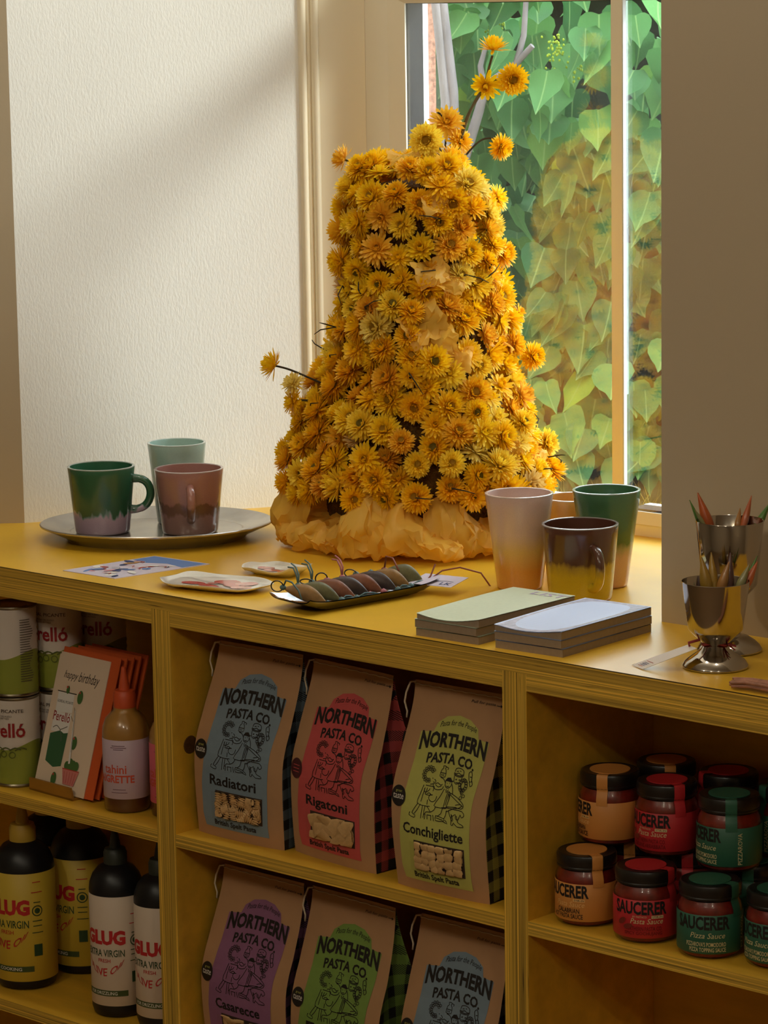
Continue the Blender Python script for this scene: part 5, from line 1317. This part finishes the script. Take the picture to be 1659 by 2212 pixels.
def pasta_bag(label, loc, colour, word, w, h, lean, seed, rz=0.0, sticker='sticker_black', shape='shell'):
    t = thing('pasta_bag', label, 'bag', loc, rz, 'paper bags of pasta')
    dp = .070
    front, back_ = bag_geom(w, h, dp, lean, seed)
    g = G(); g.grid(front, 20, 36); g.grid(back_, 10, 36, flip=True)
    n0 = 20; g.grid(lambda u, v: front(u, 0).lerp(back_(u, 0), v), 10, 3, flip=True)
    g.obj('paper_body', 'kraft', t, 60)
    for sd in (0, 1):
        g = G()
        def gus(u, v, sd=sd):
            a_, b_ = front(sd, v), back_(sd, v); p = a_.lerp(b_, u)
            inw = (-1 if sd else 1) * (.004 + .026 * v ** 1.5) * math.sin(PI * u) * min(1.0, max(0.0, (.97 - v) / .16))
            return p + Vector((inw, 0, 0))
        g.grid(gus, 10, 30, flip=(sd == 0)); g.obj('side_gusset', 'plaid_' + colour, t, 50)
    def on(x, y, d):
        p = front(x / w + .5, y / h); return (p.x, p.y - d, p.z)
    u = lambda a_, b_: ((a_ - .5) * w, b_ * h)
    pn = Art()
    pl_ = [(.13, .055), (.10, .12), (.10, .28), (.125, .40), (.155, .52), (.165, .64), (.165, .765), (.30, .775), (.33, .82), (.42, .855), (.55, .868), (.67, .855), (.76, .82), (.78, .775), (.895, .765), (.88, .64), (.86, .5), (.85, .3), (.85, .12), (.86, .055)]
    pn.poly([u(*q_) for q_ in pl_], 'panel_' + colour)
    pn.build('label_panel', t, on, .0085, .0085, off=.0005)
    a = Art(); W_ = w
    arch = lambda k_: (lambda uu, vv, x, y, ww, hh: (x, y - k_ * (2 * (uu - .5)) ** 2 * h))
    ht = .068 if any(c in 'gl' for c in word) else .055
    lines = [('slogan', 'Pasta for the People', u(.555, .812), .034 * h, .39 * w, dict(shear=.3, warp=arch(.020))),
             ('title', 'NORTHERN', u(.535, .712), .070 * h, .70 * w, dict(bold=.042, warp=lambda uu, vv, x, y, ww, hh: (x, y * (1 + .35 * (2 * (uu - .5)) ** 2) - .034 * (2 * (uu - .5)) ** 2 * h))),
             ('subtitle', 'PASTA CO.', u(.545, .640), .050 * h, .50 * w, dict(bold=.032, warp=arch(.014))),
             ('name_print', word, u(.47, .283 if 'g' not in word else .270), ht * h, (.50 + .028 * (len(word) - 8)) * w if len(word) > 7 else .52 * w, dict(bold=.024)),
             ('footer', 'British Spelt Pasta', u(.49, .064), .038 * h, .48 * w, dict(bold=.026)),
             ('opening_note', 'Pull for pasta', u(.78, .935), .018 * h, .26 * w, dict(shear=.3))]
    for nm_, tx_, (x_, y_), hh_, ww_, kw_ in lines:
        a = Art(); a.text(tx_, x_, y_, hh_, 'ink', ww_, **kw_)
        if nm_ == 'opening_note': a.stroke([u(.925, .942), u(.975, .942)], .0007, 'ink'); a.poly([u(.965, .950), u(.985, .942), u(.965, .934)], 'ink')
        a.build(nm_, t, on, .0085, .0085, off=.0009)
    d = Art(); bx = lambda x, y: u(.20 + .62 * x, .355 + .262 * y)
    for st_ in DRAW: d.stroke([bx(*q_) for q_ in st_], .0009, 'ink', k=2)
    for st_ in RINGS: d.stroke([bx(*q_) for q_ in st_], .0007, 'ink', True, k=2)
    d.poly([bx(.55, .80), bx(.58, .86), bx(.63, .87), (bx(.665, .82)[0], bx(.665, .82)[1]), bx(.70, .83), bx(.66, .79), bx(.60, .80)], 'ink')
    d.build('line_drawing', t, on, .01, .01, off=.0010, lay=.000004)
    s_ = Art(); cx_, cy_ = u(.085, .455)
    s_.ell(cx_, cy_, .0115, .0125, sticker, 28)
    if sticker == 'sticker_black':
        s_.text('great', cx_, cy_ + .0035, .0035, 'panel_lime', .010); s_.text('taste', cx_, cy_ - .0035, .0062, 'white_ink', .017)
    else:
        for yy in (.004, .0, -.004): s_.stroke([(cx_ - .006, cy_ + yy), (cx_ + .006, cy_ + yy)], .0008, 'panel_red')
    s_.build('round_sticker', t, on, .008, .008, off=.0012)
    # window with pasta behind film
    x0, x1, y0, y1 = .27, .80, .115, .258
    wn = Art(); wn.rect(*u(x0, y0), *u(x1, y1), 'inside_shade'); wo = wn.build('inside_shade_panel', t, on, .0085, .0085, off=.0009)  # flat panel, the shade inside the bag put into its dark colour
    rs = random.Random(seed + 50); g = G()
    nx_, ny_ = (6, 4) if shape in ('shell', 'ruffle') else (4, 3)
    for i in range(nx_):
        for j in range(ny_):
            uu = x0 + (x1 - x0) * (i + .5 + rs.uniform(-.22, .22)) / nx_; vv = y0 + (y1 - y0) * (j + .5 + rs.uniform(-.22, .22)) / ny_
            c_ = Vector(on(*u(uu, vv), .0012)); rot = Matrix.Rotation(rs.uniform(0, 6.3), 4, 'Y') @ Matrix.Rotation(rs.uniform(-.5, .5), 4, 'X')
            st0 = len(g.v); s2 = w * (x1 - x0) / nx_
            if shape == 'tube':
                rr_ = s2 * .40
                def rf(u_, v_): k_ = 1 + .05 * (1 if round(u_ * 24) % 2 else -1); return (rr_ * k_ * math.cos(2 * PI * u_), rr_ * .42 * k_ * math.sin(2 * PI * u_), (v_ - .5) * s2 * 1.35)
                g.grid(rf, 24, 2, wrap=True); g.lathe([(rr_ * .78, .0), (rr_ * .78, .0001)], 4)
            elif shape == 'ruffle':
                def rf(u_, v_): k_ = .32 + .16 * math.cos(v_ * 2 * PI * 5); return (s2 * k_ * math.cos(2 * PI * u_), s2 * k_ * .5 * math.sin(2 * PI * u_), (v_ - .5) * s2 * 1.15)
                g.grid(rf, 10, 20, wrap=True)
            elif shape == 'twist':
                def rf(u_, v_): k_ = s2 * (.20 + .07 * math.cos(4 * PI * u_)); a_ = 2 * PI * u_ + v_ * 3; return (k_ * math.cos(a_) + .15 * s2 * math.sin(v_ * 5), k_ * .6 * math.sin(a_), (v_ - .5) * s2 * 1.6)
                g.grid(rf, 12, 8, wrap=True)
            else:
                def rf(u_, v_): a_ = PI * (u_ - .5) * 1.5; k_ = math.sin(PI * (.1 + .8 * v_)) ** .7 * (1 + .04 * math.cos(u_ * 40)); return (s2 * .50 * k_ * math.sin(a_), -s2 * .30 * k_ * math.cos(a_), (v_ - .5) * s2 * 1.1)
                g.grid(rf, 14, 7)
            mt_ = Matrix.Translation(c_) @ rot
            for q_ in range(st0, len(g.v)):
                p_ = mt_ @ Vector(g.v[q_]); pf = front(min(1, max(0, (p_.x - lean * p_.z / h) / w + .5)), min(1, max(0, p_.z / h)))
                lo, hi = on(*u(x0 + .012, y0 + .006), 0), on(*u(x1 - .012, y1 - .006), 0)
                dy_ = (p_.y - c_.y) * .55; g.v[q_] = (min(max(p_.x, lo[0]), hi[0]), min(pf.y - .0036 + dy_, pf.y - .0010), min(max(p_.z, lo[2]), hi[2]))
    tag(g.obj('pasta_pieces', 'pasta', t, 60), kind='stuff')
    f_ = Art(); f_.rect(*u(x0, y0), *u(x1, y1), 'film'); f_.build('film_window', t, on, .0085, .0085, off=.0085)
    # stitching and loose string at the top edge
    g = G(); g.tube([front(k / 24, .982 + .002 * math.sin(k * 2.1)) - Vector((0, .0012, 0)) for k in range(25)], .0006, 5); g.obj('stitching', 'string_white', t, 180)
    e_ = front(0, .985); g = G()
    g.tube([e_ + Vector(q_) for q_ in ((.002, -.001, .002), (-.004, -.004, .001), (-.010, -.005, -.012), (-.013, -.005, -.024), (-.010, -.004, -.036), (-.011, -.004, -.044))], .0013, 6); g.obj('string_end', 'string_white', t, 180)
BH = .2475
pasta_bag('kraft bag with grey blue Radiatori panel on the middle shelf', (-0.2865, 0.030, S1), 'blue', 'Radiatori', .152, BH, .012, 1, rad(1.0), shape='ruffle')
pasta_bag('kraft bag with red Rigatoni panel on the middle shelf', (-0.1235, 0.034, S1), 'red', 'Rigatoni', .152, BH - .004, .004, 2, rad(-5), 'sticker_maroon', 'tube')
pasta_bag('kraft bag with lime green Conchigliette panel beside the right upright', (0.0690, 0.017, S1), 'lime', 'Conchigliette', .143, BH, .003, 3, rad(1.5), shape='shell')
pasta_bag('kraft bag with purple Casarecce panel on the lowest shelf', (-0.2850, 0.032, S0), 'purple', 'Casarecce', .150, BH, .004, 4, rad(0), shape='twist')
pasta_bag('kraft bag with grass green panel in the middle of the lowest shelf', (-0.1230, 0.030, S0), 'green', 'Fusilli', .152, BH, .004, 5, rad(-2), shape='twist')
pasta_bag('kraft bag with grey blue panel on the lowest shelf at the right', (0.0600, 0.032, S0), 'blue', 'Radiatori', .146, BH, .004, 6, rad(0), shape='ruffle')

# ------------------------------------------------------------------ jars of sauce
mat('lid_black', (26, 22, 20), 0.3, spec=.6); mat('sauce_red', (120, 30, 18), 0.35, var=.3, vs=120, coat=.4)
mat('jar_orange', (208, 140, 68), .5); mat('jar_red', (188, 40, 46), .5); mat('jar_green', (44, 96, 74), .5)
mat('jar_orange_ink', (236, 190, 120), .5); mat('jar_red_ink', (112, 16, 22), .5); mat('jar_cream', (214, 200, 150), .5); mat('chilli', (124, 40, 30), .5)
RJ, HJ = .0368, .0835
_jm = None
def jar_meshes():
    bodyp = [(0.0001, .0005), (RJ * .84, 0), (RJ * .95, .0015), (RJ, .007), (RJ, .052), (RJ * .985, .0565), (RJ * .93, .061), (RJ * .885, .064), (RJ * .885, .072)]
    return (G().lathe(bodyp, 48).mesh('glass_jar', 'clear', 50),
            G().lathe([(0.0001, .003), (RJ * .88, .0028), (RJ * .955, .007), (RJ * .955, .0515), (RJ * .93, .057), (RJ * .87, .062), (RJ * .84, .0645), (0.0001, .0645)], 48).mesh('sauce', 'sauce_red', 50),
            G().lathe([(RJ * .90, .0665), (RJ * .935, .067), (RJ * .945, .069), (RJ * .925, .070), (RJ * .945, .0725), (RJ * .945, .080), (RJ * .915, .0828), (RJ * .87, .0835), (RJ * .84, .0829), (0.0001, .0829)], 48).mesh('lid', 'lid_black', 40))
_jm = jar_meshes()
def jar(label, loc, col, sA, grp='jars of pasta and pizza sauce', text=True, last='SPICY GOCHUJANG'):
    t = thing('sauce_jar', label, 'jar', loc, 0, grp)
    for me, nm in zip(_jm, ('glass_jar', 'sauce', 'lid')): link(nm, me, t)
    mk = 'jar_' + col
    G().lathe([(RJ * 1.0, .0075), (RJ * 1.008, .0078), (RJ * 1.008, .0512), (RJ * 1.0, .0515)], 48).obj('paper_label', mk, t, 50)
    path = [(.018, .0832), (.0315, .0840), (.0338, .0840), (.0352, .0822), (.0354, .0722), (.0350, .0690), (.0338, .0655), (.0352, .0615), (.0374, .0555), (.0376, .0480)]
    g = G(); ca_, sa_ = math.cos(sA), math.sin(sA); hw = .0066
    def sf(u_, v_):
        k_ = v_ * (len(path) - 1); i_ = min(int(k_), len(path) - 2); f_ = k_ - i_
        r_ = path[i_][0] + (path[i_ + 1][0] - path[i_][0]) * f_; z_ = path[i_][1] + (path[i_ + 1][1] - path[i_][1]) * f_
        an = (u_ - .5) * 2 * hw / max(r_, .02); return (r_ * math.cos(sA + an), r_ * math.sin(sA + an), z_)
    g.grid(sf, 6, 18); 
    g.lathe([(.0235, .0831), (.0235, .0842), (0.0001, .0842)], 36); g.obj('seal_strip', mk, t, 40)
    if not text: return
    a = Art(); rr_ = RJ * 1.008; c0 = -.0435
    a.text('SAUCERER', c0, .0348, .0155, 'ink', .064, bold=.035)
    if col == 'green':
        a.text('Pizza Sauce', c0 + .006, .0255, .0062, 'jar_cream', .040, shear=.3); a.text("PIZZAROVA'S POMODORO", c0 + .004, .0160, .0052, 'jar_cream', .046, bold=.01); a.text('PIZZA TOPPING SAUCE', c0 + .006, .0100, .0048, 'jar_cream', .042, bold=.01)
        a.text('PIZZAROVA', .0125, .028, .0052, 'jar_cream', .036, rot=PI / 2)
    elif col == 'red':
        a.text('Pasta Sauce', c0 + .008, .0245, .0062, 'jar_cream', .038, shear=.3); a.text('BY PASTACO', c0, .0315, .0022, 'jar_cream', .016); a.rect(c0 + .0135, .0308, c0 + .0275, .0342, 'jar_cream'); a.text('STIR-IN', c0 + .0205, .0314, .0022, 'jar_red_ink', .012, bold=.01)
        a.text('NORTHERN PASTA CO.', c0 + .004, .0165, .0050, 'jar_red_ink', .044, bold=.01); a.text(last, c0 + .004, .0105, .0050, 'jar_red_ink', .044, bold=.01)
        a.ell(c0 - .022, .026, .006, .003, 'chilli', rot=.6); a.ell(c0 - .014, .021, .006, .0028, 'chilli', rot=.3)
    else:
        a.text('Pasta Sauce', c0 + .008, .0245, .0062, 'jar_orange_ink', .038, shear=.3); a.rect(c0 + .0135, .0308, c0 + .0275, .0342, 'jar_orange_ink'); a.text('STIR-IN', c0 + .0205, .0314, .0022, 'ink', .012, bold=.01)
        a.text('CALABRIAN', c0 + .006, .0170, .0056, 'ink', .030, bold=.012); a.text('HOT PASTA SAUCE', c0 + .004, .0105, .0056, 'ink', .042, bold=.012)
    a.build('lettering', t, on_cyl(rr_, sA), .004, off=.0003)
J = [('orange labelled sauce jar at the front of the bottom row', (.2660, .0507, 0), 'orange', -30), ('red labelled sauce jar at the front of the bottom row', (.3570, .044, 0), 'red', 4), ('green labelled pizza sauce jar at the front of the bottom row', (.4470, .0443, 0), 'green', 0),
     ('orange labelled sauce jar on the upper layer beside the upright', (.2600, .1017, 1), 'orange', -67), ('red labelled sauce jar on the upper layer in the middle', (.3402, .1055, 1), 'red', -28), ('green labelled pizza sauce jar on the upper layer at the right', (.4320, .1003, 1), 'green', -50),
     ('orange labelled sauce jar at the back with only its lid in view', (.2830, .1790, 1), 'orange', -45), ('red labelled sauce jar at the back behind the green one', (.3700, .1830, 1), 'red', -120), ('dark green sauce jar at the back right corner', (.4560, .1790, 1), 'green', -110),
     ('dark green pizza sauce jar standing right of the bottom row', (.5270, .062, 0), 'green', -40)]
for lb, (x, y, lv), c_, sA in J: jar(lb, (x, y, S1 + lv * (HJ + .0008)), c_, rad(sA), last='SPICY GOCHUJANG' if lv == 0 else 'ITALIANS ARRABBIATA')
for k, x in enumerate((.2660, .3500, .4350)):
    jar(('orange', 'red', 'green')[k] + ' labelled sauce jar hidden under the upper layer', (x, .1380, S1), ('orange', 'red', 'green')[k], rad(-60), text=False)
